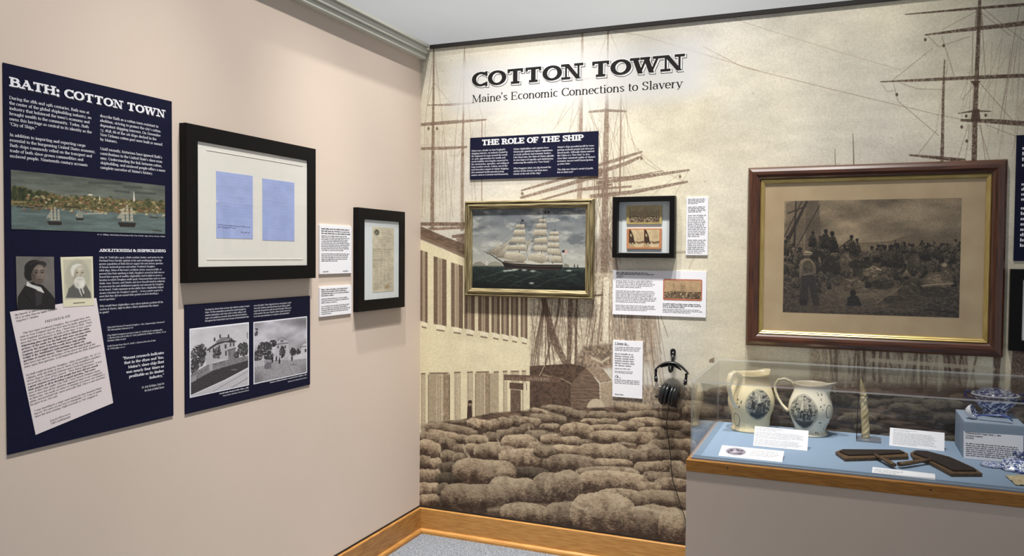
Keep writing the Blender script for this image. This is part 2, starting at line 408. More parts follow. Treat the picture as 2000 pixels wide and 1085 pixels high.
def greek(mb, pl, u0, u1, v0, v1, rows, seed=0, fill=.5, h=.0004, gaps=(), bold=(), ragged=.12, last=.5, mi=0, align='l'):
    """rows of print too small to read: broken word-length strokes"""
    rnd = random.Random(seed); p = (v0 - v1) / max(rows, 1)
    for k in range(rows):
        if k in gaps: continue
        t = p * fill * (1.5 if k in bold else 1); vb = v0 - p * (k + .8)
        e = u1 - (u1 - u0) * rnd.random() * ragged
        if k + 1 in gaps or k == rows - 1: e = u0 + (u1 - u0) * (last + .3 * rnd.random())
        u = u0 if align == 'l' else u0 + (u1 - e)
        e = e if align == 'l' else u1
        while u < e:
            w = min(p * (.6 + 2.6 * rnd.random()), e - u)
            if w < p * .3: break
            # a word: x-height run with a few tall letters standing out of it
            x = u
            while x < u + w:
                lw = min(p * .3, u + w - x); th = t * (1.0 if rnd.random() < .72 else 1.45)
                mb.face([pl(x, vb, h), pl(x + lw * .72, vb, h), pl(x + lw * .72, vb + th, h), pl(x, vb + th, h)], mi=mi); x += lw
            u += w + p * .32

# ------------------------------------------------------------------ printed and painted pictures, drawn by this script
def homog(q, r):
    M = []; b = []
    for (x, y), (X, Y) in zip(q, r):
        M += [[x, y, 1, 0, 0, 0, -X * x, -X * y], [0, 0, 0, x, y, 1, -Y * x, -Y * y]]; b += [X, Y]
    return np.append(np.linalg.solve(np.array(M, float), np.array(b, float)), 1).reshape(3, 3)
class Cv:
    def __init__(s, w, h, quad, base, seed=1):
        s.w, s.h = w, h; s.H = homog(quad, [(0, 0), (w, 0), (w, h), (0, h)]); s.o = (0, 0, 1)
        s.a = np.empty((h, w, 3), np.float32); s.a[:] = base; s.r = np.random.default_rng(seed); s.nz = {}
    def at(s, ox=0, oy=0, sc=1): s.o = (ox, oy, sc); return s
    def P(s, pts):
        p = np.atleast_2d(np.array(pts, float)); p = np.stack([s.o[0] + p[:, 0] / s.o[2], s.o[1] + p[:, 1] / s.o[2], np.ones(len(p))])
        q = s.H @ p; return (q[:2] / q[2]).T
    def mag(s, p): a = s.P([p, (p[0] + 2, p[1]), (p[0], p[1] + 2)]); return (np.linalg.norm(a[1] - a[0]) + np.linalg.norm(a[2] - a[0])) / 4
    def noise(s, cell, oct=1):
        """smooth random field 0..1 over the whole canvas; cell (px) or (cx,cy)"""
        k = (cell, oct)
        if k in s.nz: return s.nz[k]
        cx, cy = cell if isinstance(cell, tuple) else (cell, cell); tot = np.zeros((s.h, s.w), np.float32); amp = 1; sm = 0
        for _ in range(oct):
            gw, gh = int(s.w / cx) + 3, int(s.h / cy) + 3; g = s.r.random((gh, gw)).astype(np.float32)
            x = np.arange(s.w) / cx; y = np.arange(s.h) / cy; xi = x.astype(int); yi = y.astype(int)
            fx = (x - xi).astype(np.float32); fy = (y - yi).astype(np.float32); fx = fx * fx * (3 - 2 * fx); fy = (fy * fy * (3 - 2 * fy))[:, None]
            r0 = g[yi][:, xi] * (1 - fx) + g[yi][:, xi + 1] * fx; r1 = g[yi + 1][:, xi] * (1 - fx) + g[yi + 1][:, xi + 1] * fx
            tot += amp * (r0 * (1 - fy) + r1 * fy); sm += amp; amp *= .55; cx = max(cx / 2, 1); cy = max(cy / 2, 1)
        t = tot / sm; t = np.clip((t - .5) * (1.25 if oct == 1 else 1.7) + .5, 0, 1); s.nz[k] = t; return t
    def box(s, p, m):
        x0, y0 = np.floor(p.min(0) - m).astype(int); x1, y1 = np.ceil(p.max(0) + m).astype(int) + 1
        x0, y0, x1, y1 = max(x0, 0), max(y0, 0), min(x1, s.w), min(y1, s.h)
        if x1 <= x0 or y1 <= y0: return None
        yy, xx = np.mgrid[y0:y1, x0:x1]; return (slice(y0, y1), slice(x0, x1)), xx + .5, yy + .5
    def mix(s, sl, col, a):
        col = np.array(col, np.float32); A = a[..., None].astype(np.float32)
        s.a[sl] = s.a[sl] * (1 - A) + (col if col.ndim == 1 else col) * A
    def segd(s, p, X, Y, w=None, closed=False):
        d = np.full(X.shape, 1e9); n = len(p)
        for k in range(n if closed else n - 1):
            a, b = p[k], p[(k + 1) % n]; v = b - a; L = max(v @ v, 1e-9)
            t = np.clip(((X - a[0]) * v[0] + (Y - a[1]) * v[1]) / L, 0, 1)
            q = np.hypot(X - a[0] - t * v[0], Y - a[1] - t * v[1])
            if w is not None: q = q - (w[k] * (1 - t) + w[(k + 1) % n] * t) / 2
            d = np.minimum(d, q)
        return d
    def line(s, pts, w, col, a=1.0, soft=.9, rough=None):
        p = s.P(pts); m = s.mag(pts[0]); ww = np.array(w if isinstance(w, (list, tuple)) else [w] * len(p), float) * m
        if len(ww) != len(p): ww = np.linspace(ww[0], ww[-1], len(p))
        b = s.box(p, ww.max() / 2 + 2)
        if b is None: return
        sl, X, Y = b; d = s.segd(p, X, Y, np.maximum(ww, .7)); al = np.clip(.5 - d / soft, 0, 1) * a * np.minimum(1, ww.max() / .7)
        if rough: al = al * np.clip(.8 + .45 * rough * (s.noise((2.6, 3.4), 2)[sl] - .45), 0, 1)
        s.mix(sl, col, al)
    def inside(s, p, X, Y):
        c = np.zeros(X.shape, bool); n = len(p)
        for k in range(n):
            (xa, ya), (xb, yb) = p[k], p[(k + 1) % n]
            if ya == yb: continue
            c ^= ((ya > Y) != (yb > Y)) & (X < (xb - xa) * (Y - ya) / (yb - ya) + xa)
        return c
    def poly(s, pts, col, a=1.0, soft=1.0, col2=None, tex=0, cell=3):
        p = s.P(pts); b = s.box(p, soft + 1)
        if b is None: return
        sl, X, Y = b; d = s.segd(p, X, Y, closed=True); ins = s.inside(p, X, Y); sd = np.where(ins, d, -d)
        al = np.clip(.5 + sd / soft, 0, 1) * a
        c = np.array(col, np.float32)
        if col2 is not None:
            t = ((Y - p[:, 1].min()) / max(np.ptp(p[:, 1]), 1))[..., None]; c = c * (1 - t) + np.array(col2, np.float32) * t
        if tex: c = np.broadcast_to(c, X.shape + (3,)) * (1 + tex * (s.noise(cell)[sl][..., None] - .5))
        s.mix(sl, c, al)
    def ell(s, cx, cy, rx, ry, col, a=1.0, soft=1.0, ang=0.0, pw=2.0, glow=False):
        c = s.P([(cx, cy)])[0]; e = np.radians(ang); ex = s.P([(cx + rx * math.cos(e), cy + rx * math.sin(e))])[0] - c; ey = s.P([(cx - ry * math.sin(e), cy + ry * math.cos(e))])[0] - c
        k = 2.4 if glow else 1.15; cor = np.array([c + k * (i * ex + j * ey) for i in (-1, 1) for j in (-1, 1)])
        b = s.box(cor, 2)
        if b is None: return
        sl, X, Y = b; M = np.linalg.inv(np.array([ex, ey]).T); U = M[0, 0] * (X - c[0]) + M[0, 1] * (Y - c[1]); V = M[1, 0] * (X - c[0]) + M[1, 1] * (Y - c[1])
        if glow: al = np.exp(-(U * U + V * V) * 1.1) * a
        else:
            r = (np.abs(U) ** pw + np.abs(V) ** pw) ** (1 / pw); sz = min(np.linalg.norm(ex), np.linalg.norm(ey))
            al = np.clip(.5 + (1 - r) * sz / soft, 0, 1) * a
        s.mix(sl, col, al)
    def bale(s, cx, cy, rx, ry, ang=0, br=1.0, pw=3.1, rings=True, hi=(184, 167, 141), mid=(140, 122, 101), lo=(62, 48, 39)):
        c = s.P([(cx, cy)])[0]; e = np.radians(ang); ex = s.P([(cx + rx * math.cos(e), cy + rx * math.sin(e))])[0] - c; ey = s.P([(cx - ry * math.sin(e), cy + ry * math.cos(e))])[0] - c
        cor = np.array([c + 1.3 * (i * ex + j * ey) for i in (-1, 1) for j in (-1, 1)]); b = s.box(cor, 3)
        if b is None: return
        sl, X, Y = b; M = np.linalg.inv(np.array([ex, ey]).T); U = M[0, 0] * (X - c[0]) + M[0, 1] * (Y - c[1]); V = M[1, 0] * (X - c[0]) + M[1, 1] * (Y - c[1])
        sz = min(np.linalg.norm(ex), np.linalg.norm(ey)); n1 = s.noise(1.5)[sl]; n2 = s.noise((7, 3), 2)[sl]; n3 = s.noise(20, 2)[sl]
        ph = s.r.random() * 6; wob = .13 * np.sin(U * 2.6 + ph) * (1 - np.abs(U)) + .07 * (n3 - .5); Vw = V + wob
        end = np.clip((np.abs(U) - .72) / .28, 0, 1); Vr = Vw * (1 + .25 * end ** 2)
        r = (np.abs(U) ** pw + np.abs(Vr) ** pw) ** (1 / pw) + .035 * (n2 - .5) + .02 * (n1 - .5)
        sd = np.clip((1.22 - np.hypot(U * .92, (V - .22) * .92)) * 2.2, 0, 1) * .42 * np.clip(V + .9, 0, 1)
        s.mix(sl, np.array(lo) * .8, sd * np.ones_like(U))                       # dark gap round the bale
        al = np.clip(.5 + (1 - r) * sz / 1.3, 0, 1)
        q = np.clip((Vr + .95) / 1.9, 0, 1); q = np.where(q < .5, .44 * (q / .5), .44 + .56 * ((q - .5) / .5) ** .8)
        sh = q + .12 * end * np.sign(U - .1) + .34 * (n2 - .5) +   .36 * (n1 - .5) + .28 * (n3 - .5)
        if rings:
            fr = s.r.uniform(8, 12); g = np.sin(U * fr + ph + 1.3 * V * V); sh = sh + .16 * np.clip(g, .35, 1) - .05
        t = np.clip(sh, 0, 1)[..., None]; H, Mi, Lo = (np.array(c_, np.float32) * br for c_ in (hi, mid, lo))
        col = np.where(t < .45, H + (Mi - H) * (t / .45), Mi + (Lo - Mi) * ((t - .45) / .55))
        s.mix(sl, col, al)
    def grain(s, amt, cell=1.5):
        s.a *= (1 + amt * (s.noise(cell)[..., None] - .5))
    def image(s, name):
        i = bpy.data.images.new(name, s.w, s.h, alpha=False); A = np.ones((s.h, s.w, 4), np.float32)
        A[..., :3] = np.clip(s.a[::-1] / 255, 0, 1); i.pixels.foreach_set(A.ravel()); i.update(); i.pack(); s.nz = {}; return i

MX1, MZ0 = 3.36, 0.0
def mural():
    Q = [proj((x, 0, z)) for x, z in ((0, 2.74), (MX1, 2.74), (MX1, MZ0), (0, MZ0))]
    c = Cv(2016, 1644, Q, (208, 202, 186), 4); R = random.Random(5)
    n = c.noise(170, 3)[..., None]; c.a *= 1 + .10 * (n - .5); n = c.noise((60, 24), 2)[..., None]; c.a *= 1 + .05 * (n - .5)
    c.a += (np.array([5, 2, -10]) * (c.noise(260, 2)[..., None] - .45))
    ink = (112, 92, 78); mid = (146, 126, 108); pale = (178, 163, 142)
    # faint spots and creases in the paper
    for _ in range(60):
        x, y = R.uniform(850, 1990), R.uniform(60, 420); c.ell(x, y, R.uniform(1, 4), R.uniform(1, 2), (176, 164, 140), .4)
    # ---- ships on the right (crop 7)
    c.at(1450, 0, 3.287)
    c.line([(-250, 300), (0, 430), (560, 570), (1250, 735), (1480, 780)], 4, mid, .65); c.line([(-500, -60), (0, 140), (560, 315), (1020, 450)], 4, pale, .7)
    for x, y0, y1, w in ((593, 955, 1100, 6), (710, 860, 1100, 9)): c.line([(x, y0), (x + 6, y1)], [w * .5, w], ink, .8)
    c.line([(1525, -20), (1512, 300), (1495, 700), (1480, 1400)], [18, 24, 30, 36], (84, 66, 54), 1, rough=1.2)
    c.line([(1298, 385), (1290, 560), (1282, 1020), (1276, 1400)], [7, 14, 22, 26], (96, 78, 65), 1, rough=1.3)
    for p, w in (([(1048, 93), (1400, 62), (1900, 22)], [8, 16, 20]), ([(1175, 224), (1450, 190), (1900, 140)], [10, 24, 32]), ([(888, 525), (1200, 512), (1500, 497), (1900, 482)], [8, 20, 24, 24]),
                 ([(1385, 728), (1490, 712), (1595, 715)], [6, 16, 6]), ([(1410, 772), (1600, 778), (1900, 800)], [18, 30, 36]), ([(1075, 995), (1250, 1012), (1420, 1030)], [12, 22, 26])):
        c.line(p, w, (88, 70, 58), 1, rough=1.5)
    for p in ([(1525, 60), (1285, 190)], [(1520, 70), (1720, 230)], [(1220, 310), (970, 510)], [(1280, 230), (1360, 490)], [(1510, 520), (1410, 640)], [(1520, 530), (1760, 800)], [(1540, 50), (1700, 180), (1900, 330)],
              [(970, 540), (1000, 650), (1260, 870)], [(1250, 830), (1120, 1000)], [(1185, 225), (1260, 300), (1460, 235)], [(895, 540), (930, 590), (970, 580)], [(1010, 530), (1120, 570), (1300, 575)], [(1560, 800), (1800, 890)],
              [(1450, 800), (1380, 1030)], [(1460, 800), (1430, 1030)], [(1530, 800), (1560, 1030)], [(1520, 800), (1590, 1040)], [(1780, 40), (1700, 500), (1640, 860)], [(1540, 170), (1560, 480)], [(1480, 180), (1475, 480)]):
        c.line(p, 4, (120, 101, 86), .6)
    for _ in range(26):
        x = R.uniform(1310, 1900); c.line([(x, R.uniform(160, 500)), (x - R.uniform(10, 160), R.uniform(520, 1050))], 3, (128, 110, 94), .42)
    for x, y in ((1174, 255), (1292, 293), (991, 607), (1437, 745), (1562, 740), (1408, 815), (1440, 905)): c.ell(x, y, 9, 11, (86, 68, 56), .9)
    c.poly([(1500, 60), (1490, 180), (1548, 180), (1536, 60)], (90, 72, 60), .5); c.poly([(1462, 520), (1495, 560), (1530, 520)], (80, 62, 52), .9); c.poly([(1462, 780), (1480, 700), (1520, 700), (1530, 780)], (80, 62, 52), .9)
    # ---- masts and yards on the left half (crop 6)
    c.at(820, 40, 2.086)
    c.line([(57, 60), (56, 240), (52, 600), (50, 840)], [4, 8, 13, 17], (118, 98, 80), .95, rough=1.4)
    c.line([(182, 110), (178, 330), (174, 560), (172, 850)], [3, 6, 12, 14], (128, 108, 90), .85, rough=1.3)
    c.line([(253, 405), (252, 760)], 4, (140, 120, 102), .8); c.line([(662, -20), (662, 120), (655, 450), (648, 860)], [6, 11, 17, 22], (138, 118, 102), .85, rough=1.4)
    c.line([(768, -20), (764, 250), (760, 420), (754, 800), (748, 1400)], [5, 8, 20, 28, 30], (124, 104, 88), .95, rough=1.4)
    c.line([(820, 295), (815, 700)], [4, 9], (136, 116, 100), .8)
    for p, w in (([(30, 345), (120, 343), (225, 335)], [4, 9, 6]), ([(5, 424), (130, 414), (270, 404)], [12, 13, 6]), ([(0, 522), (100, 520), (190, 515)], [10, 12, 8]), ([(690, 372), (760, 366), (840, 370)], [8, 12, 7]), ([(590, 250), (690, 236)], [10, 8]),
                 ([(720, 592), (820, 562), (903, 535)], [12, 15, 8]), ([(720, 622), (840, 582), (898, 556)], [16, 15, 10]), ([(415, 692), (560, 650), (735, 606)], [7, 12, 14]), ([(412, 722), (560, 680), (735, 628)], [10, 14, 16]),
                 ([(725, 662), (900, 638), (1096, 609)], [13, 15, 8]), ([(690, 648), (860, 636), (990, 612)], [5, 7, 3]), ([(660, 690), (860, 676)], [8, 9]), ([(700, 716), (860, 700), (1088, 657)], [16, 16, 9]), ([(480, 735), (640, 690), (780, 668)], [7, 10, 9]), ([(0, 828), (200, 828)], 12)):
        c.line(p, w, (120, 100, 86), .95, rough=1.5)
    for p in ([(768, 30), (830, 180), (850, 480)], [(768, 40), (700, 240), (540, 450)], [(662, 200), (560, 420)], [(640, 240), (608, 460)], [(648, 260), (636, 700)], [(668, 250), (720, 480)], [(690, 380), (740, 480)], [(700, 375), (720, 440), (760, 470)],
              [(835, 372), (795, 480)], [(765, 40), (900, 60), (1380, 205)], [(860, 480), (920, 580), (985, 620)], [(903, 545), (985, 612), (1085, 660)], [(1052, 630), (960, 700), (900, 760)], [(1095, 612), (1050, 690), (960, 900)], [(905, 540), (905, 565)], [(1060, 620), (1060, 640)],
              [(57, 110), (20, 430), (8, 800)], [(57, 110), (95, 430), (135, 800)], [(182, 120), (150, 420), (120, 830)], [(182, 120), (205, 420), (235, 830)], [(182, 150), (260, 410)], [(57, 250), (30, 345)], [(57, 250), (130, 343)], [(268, 410), (262, 560)], [(130, 520), (125, 550), (155, 550), (165, 528)],
              [(420, 700), (440, 760)], [(660, 330), (520, 660)], [(760, 400), (860, 640)], [(820, 310), (880, 540)], [(820, 310), (770, 560)]):
        c.line(p, 2.2, (140, 120, 102), .55)
    for x, y in ((903, 562), (1060, 636), (70, 440), (35, 440), (175, 545), (417, 705)): c.ell(x, y, 5, 7, (112, 92, 78), .85)
    for _ in range(40):
        x = R.uniform(640, 860); c.line([(x, R.uniform(390, 560)), (x + R.uniform(-40, 40), R.uniform(600, 740))], 2, (140, 120, 104), .45)
    for _ in range(26):
        x = R.uniform(5, 230); c.line([(x, R.uniform(440, 560)), (x + R.uniform(-14, 14), R.uniform(640, 830))], 2, (150, 132, 112), .45)
    # tangle of rigging between the painting and the shadow box, down to the deck
    c.at(1150, 300, 4.173)
    for _ in range(120):
        x = R.uniform(30, 240); y = R.uniform(120, 900); c.line([(x, y), (x + R.uniform(-60, 60), y + R.uniform(60, 300))], R.uniform(3, 10), R.choice([ink, mid, (96, 78, 66)]), .5, rough=1)
    c.poly([(40, 680), (200, 640), (230, 1100), (30, 1100)], (118, 100, 86), .55, 30, tex=.5)
    c.line([(700, 806), (800, 800)], 16, (140, 124, 106), .6, 6); c.line([(860, 830), (820, 930)], 10, (170, 155, 134), .5, 4)
    # ---- warehouse at the left (photo px)
    c.at(0, 0, 1)
    wallc = (221, 211, 178)
    c.poly([(815, 466), (910, 505), (914, 560), (1034, 560), (1036, 830), (810, 900)], wallc, 1, tex=.04, cell=40)
    c.at(820, 400, 5.42)
    c.poly([(-40, 185), (490, 185), (490, 225), (-40, 220)], (122, 102, 88), .9, 3, tex=.5); c.poly([(90, 240), (490, 225), (490, 250), (90, 272)], (128, 108, 92), .9, 3, tex=.5)
    c.poly([(340, 320), (490, 300), (490, 345), (340, 350)], (110, 90, 76), .9, 3, tex=.5); c.poly([(380, 355), (490, 340), (490, 425), (400, 390)], (118, 98, 82), .8, 3, tex=.5)
    c.poly([(-60, 200), (20, 230), (250, 330), (500, 425), (500, 575), (250, 460), (20, 365), (-60, 335)], (112, 92, 76), 1, 2, tex=.3, cell=(14, 3))
    c.poly([(-60, 300), (20, 330), (250, 425), (500, 540), (500, 575), (250, 465), (20, 368), (-60, 338)], (142, 122, 102), .7, 2)
    for k in range(5): c.line([(-20, 225 + 26 * k), (500, 432 + 26 * k)], 4, (80, 62, 52), .5)
    # shuttered windows: pairs of louvred shutters with a pale sash between
    def win(x0, x1, yt, yb, slope=0.13):
        w = x1 - x0; y = lambda x: yt + (x - x0) * slope
        c.poly([(x0, yt), (x1, y(x1)), (x1, yb + 4), (x0, yb)], (172, 156, 132), 1, 1)
        c.poly([(x0, yt), (x0 + w * .3, y(x0 + w * .3)), (x0 + w * .3, yb + 2), (x0, yb)], (116, 96, 80), 1, 1, tex=.16)
        c.poly([(x1 - w * .34, y(x1 - w * .34)), (x1, y(x1)), (x1, yb + 5), (x1 - w * .34, yb + 3)], (112, 92, 76), 1, 1, tex=.16)
        c.line([(x0 + w * .5, yt + 8), (x0 + w * .5, yb)], w * .08, (140, 122, 100), .8)
        c.poly([(x0 + w * .2, yb + 1), (x1 - w * .1, yb + 4), (x1 - w * .1, yb + 12), (x0 + w * .2, yb + 9)], (232, 224, 196), 1, 1)
        c.line([(x0 + w * .25, yb + 12), (x1 - w * .2, yb + 14)], 2.5, (120, 102, 84), .9)
    c.at(0, 0, 1)
    for x0, x1, yt, yb in ((821, 835, 488, 626), (847, 872, 500, 632), (881, 904, 512, 637), (907, 927, 520, 641), (934, 955, 532, 645), (960, 976, 540, 648), (979, 994, 545, 651), (998, 1012, 550, 654), (1017, 1030, 556, 657)): win(x0, x1, yt, yb, .3)
    # ground floor doors and windows
    c.at(820, 580, 5.168)
    for x0, x1, yt in ((10, 55, 765), (85, 300, 760), (345, 410, 752), (475, 535, 750), (560, 705, 748), (745, 795, 748), (838, 880, 742), (915, 1000, 742), (1030, 1070, 738)):
        yb = 1400; c.poly([(x0, yt), (x1, yt - 2), (x1, yb), (x0, yb)], (188, 174, 148), 1, 1, tex=.12); w = x1 - x0
        c.line([(x0 + w * .1, yt + 8), (x1 - w * .1, yt + 6)], 14, (120, 102, 84), .9)
        if w > 100:
            c.poly([(x0, yt + 25), (x0 + w * .38, yt + 10), (x0 + w * .38, yb), (x0, yb)], (168, 153, 128), 1, 1, tex=.12); c.poly([(x1 - w * .3, yt + 12), (x1, yt + 24), (x1, yb), (x1 - w * .3, yb)], (150, 132, 108), 1, 1, tex=.3)
            c.line([(x1, yt + 25), (x1, yb)], 8, (84, 66, 54), .9); c.line([(x0, yt + 25), (x0, yb)], 6, (104, 86, 70), .9)
            for q in (.46, .56): c.line([(x0 + w * q, yt + 30), (x0 + w * q, yb)], 6, (122, 104, 86), .8)
        else:
            c.line([(x0 + w * .25, yt + 20), (x0 + w * .25, yb)], 6, (150, 134, 110), .8); c.line([(x1, yt), (x1, yb)], 3, (140, 124, 102), .8)
    c.poly([(705, 770), (790, 765), (790, 1400), (705, 1400)], (172, 157, 132), 1, 1, tex=.12)
    c.poly([(850, 780), (1180, 790), (1400, 800), (1400, 860), (1180, 850), (850, 835)], (104, 84, 72), 1, 1, tex=.3); c.poly([(905, 860), (1080, 872), (1080, 940), (905, 922)], (92, 74, 62), 1, 1, tex=.3)
    c.poly([(915, 930), (1018, 940), (1018, 1400), (915, 1400)], (104, 86, 74), 1, 1, tex=.35); c.line([(1060, 880), (1060, 1400)], 30, (214, 203, 174), 1)
    c.at(820, 560, 2.17)
    # man in the doorway
    c.poly([(200, 545), (202, 510), (207, 484), (218, 484), (220, 512), (222, 560), (200, 560)], (66, 52, 44), 1, 1); c.ell(212, 498, 5, 7, (150, 130, 110), 1); c.poly([(203, 492), (222, 492), (219, 480), (206, 480)], (52, 40, 34), 1)
    # ---- sheds, rigging and ship's side at mid (crop 5)
    c.poly([(466, -60), (820, -60), (820, 340), (466, 340)], (196, 184, 160), .75, 8, tex=.35, cell=5)
    for _ in range(150):
        x = R.uniform(470, 1010); b = R.uniform(-30, 60); c.line([(x, R.uniform(-40, 120)), (x + R.uniform(-50, 50), R.uniform(200, 335))], R.uniform(1.5, 5), R.choice([ink, mid, (96, 78, 64)]), R.uniform(.3, .8), rough=1)
    for _ in range(16):
        a = R.uniform(-34, 34); c.line([(545 + R.uniform(-35, 10), -30), (530 + a * .3, 90), (520 + a * 1.7, 335)], 2.2, (96, 78, 64), .85)
    for p, w in (([(505, -20), (545, 130), (562, 200)], [22, 26, 26]), ([(555, 190), (590, 270), (625, 340)], [34, 30, 20]), ([(640, -20), (636, 150), (632, 320)], [20, 20, 18]), ([(596, -10), (585, 120), (565, 200)], [9, 9, 7]), ([(553, 235), (520, 385)], [6, 7]), ([(665, 20), (660, 330)], [10, 10])):
        c.line(p, w, (94, 76, 64), .95, rough=1.6)
    c.line([(700, 40), (800, 32)], 8, (100, 82, 70), .9); c.line([(790, -30), (788, 245)], 24, (222, 214, 192), .95, 3, rough=2.2); c.line([(705, 60), (690, 300)], 10, (206, 196, 172), .7, 3)
    c.poly([(815, 130), (1000, 135), (1010, 330), (815, 330)], (152, 135, 116), .55, 20, tex=.5, cell=6)
    for _ in range(40):
        x = R.uniform(820, 1000); c.line([(x, 120), (x + R.uniform(-20, 70), 420)], R.uniform(2, 6), R.choice([(176, 161, 140), (116, 98, 84)]), .5, rough=1)
    c.poly([(690, 250), (815, 240), (815, 345), (650, 345)], (122, 104, 88), .8, 12, tex=.7, cell=6)
    c.line([(730, 300), (770, 320), (800, 300)], 10, (200, 188, 164), .8, 3)
    c.poly([(466, 335), (640, 325), (735, 345), (745, 560), (466, 560)], (84, 67, 56), 1, 2, tex=.35, cell=6)
    c.line([(520, 372), (610, 392), (640, 410)], 5, (150, 132, 112), .9); c.line([(530, 330), (500, 390)], 4, (170, 152, 130), .9)
    for _ in range(50): c.ell(R.uniform(470, 640), R.uniform(345, 540), 1.2, 1.2, (140, 122, 104), .7)
    c.poly([(640, 410), (705, 340), (760, 410), (765, 560), (640, 560)], (112, 93, 78), 1, 1, tex=.3, cell=(12, 2))
    for k in range(8): c.line([(642, 425 + 15 * k), (764, 428 + 15 * k)], 3, (80, 63, 52), .75, rough=1)
    c.poly([(700, 340), (775, 345), (815, 398), (765, 406)], (150, 132, 112), 1, 1, tex=.25); c.poly([(765, 408), (815, 402), (815, 560), (765, 560)], (168, 151, 128), 1, 1, tex=.2)
    for k in range(5): c.line([(775 + 9 * k, 410), (775 + 9 * k, 540)], 1.5, (130, 112, 94), .6)
    for k in range(60): c.line([(x_ := R.uniform(466, 640), y_ := R.uniform(345, 540)), (x_ + R.uniform(4, 22), y_ + R.uniform(-2, 3))], R.uniform(1, 3), R.choice([(106, 88, 74), (66, 51, 42), (120, 101, 85)]), .5)
    for k in range(26): c.line([(x_ := R.uniform(700, 790), 345 + (x_ - 700) * .6), (x_ + 24, 360 + (x_ - 700) * .62)], 1.6, R.choice([(120, 102, 86), (172, 155, 132)]), .6)
    c.ell(745, 515, 38, 42, (196, 182, 156), .9, 3)
    c.poly([(815, 420), (1180, 420), (1180, 560), (815, 560)], (142, 125, 106), .8, 16, tex=.5, cell=5)
    c.at(820, 580, 5.168); c.poly([(850, 782), (1180, 792), (1420, 806), (1420, 866), (1180, 850), (850, 835)], (104, 84, 72), 1, 1, tex=.3)
    cv_text(c, 'BROTHERS', 1075, 838, 30, (176, 160, 138), 'bold', .8, .03)
    for k in range(6): c.line([(872 + 26 * k, 812), (884 + 26 * k, 834)], 9, (164, 148, 126), .6, 2)
    # ---- field of cotton bales: dark gaps first, then row upon row
    c.at(0, 0, 1)
    c.poly([(812, 850), (850, 830), (960, 806), (1040, 800), (1180, 795), (1420, 800), (2100, 830), (2100, 1250), (800, 1250)], (98, 81, 67), 1, 5, (66, 52, 43), .6, (14, 5))
    def rows(L):
        for q in L:
            q = list(q) + [0] * (5 - len(q)); b = (q[5] if len(q) > 5 else 1.0) * R.uniform(.84, 1.10); c.bale(q[0], q[1], q[2] * 1.13, q[3] * .98, q[4], b)
    c.at(820, 780, 4.174)
    rows([(1090, 78, 95, 24, 10), (1020, 104, 110, 26, 12), (300, 182, 110, 18, 0), (120, 195, 45, 20, 0, .85), (470, 195, 80, 40, 5, 1.2), (1000, 150, 95, 40, 3), (1130, 160, 60, 40, 5), (780, 175, 62, 46), (900, 185, 80, 45, 5), (690, 190, 62, 46), (585, 210, 58, 52),
          (870, 235, 55, 40), (1060, 220, 75, 30), (250, 245, 195, 46, 8), (790, 255, 60, 36), (690, 275, 62, 36), (590, 305, 58, 42), (960, 295, 95, 48, 5), (1100, 310, 60, 42), (200, 292, 130, 40, 12), (355, 325, 55, 42, 5), (465, 330, 85, 44),
          (60, 308, 60, 46, 15), (120, 318, 60, 56, 10), (225, 360, 66, 52, 10), (75, 398, 88, 68, 15), (320, 405, 46, 46), (600, 370, 60, 30), (425, 405, 60, 50), (230, 462, 56, 52, 0, .8), (320, 480, 48, 48), (800, 348, 124, 66, 3), (1020, 400, 130, 54, 4),
          (560, 424, 112, 66, 3), (710, 440, 60, 64), (40, 510, 52, 56), (128, 516, 44, 46), (845, 478, 185, 80, 4), (1000, 490, 140, 76, 5), (1120, 530, 110, 70, 4), (230, 560, 80, 55, 0, .68), (870, 588, 100, 44, 3, .6), (960, 600, 80, 44, 0, .68), (40, 618, 46, 58), (122, 618, 44, 54),
          (220, 645, 76, 52, 0, .68), (285, 640, 60, 46, 0, .6), (520, 580, 235, 102, 3), (70, 730, 86, 62), (190, 740, 52, 62, 0, .68), (200, 830, 62, 52, 0, .68), (75, 815, 76, 50), (760, 735, 180, 116, 5), (860, 905, 230, 66, 3), (470, 782, 270, 106, 3), (1050, 745, 135, 145, 5)])
    c.poly([(640, 940), (720, 870), (900, 840), (1070, 850), (1080, 900), (1060, 1010), (900, 1000)], (112, 95, 79), 1, 6, tex=.25, cell=6); c.bale(860, 925, 215, 78, 6, .98); c.line([(560, 900), (680, 880)], 30, (176, 160, 134), .6, 10)
    c.at(1080, 780, 3.875)
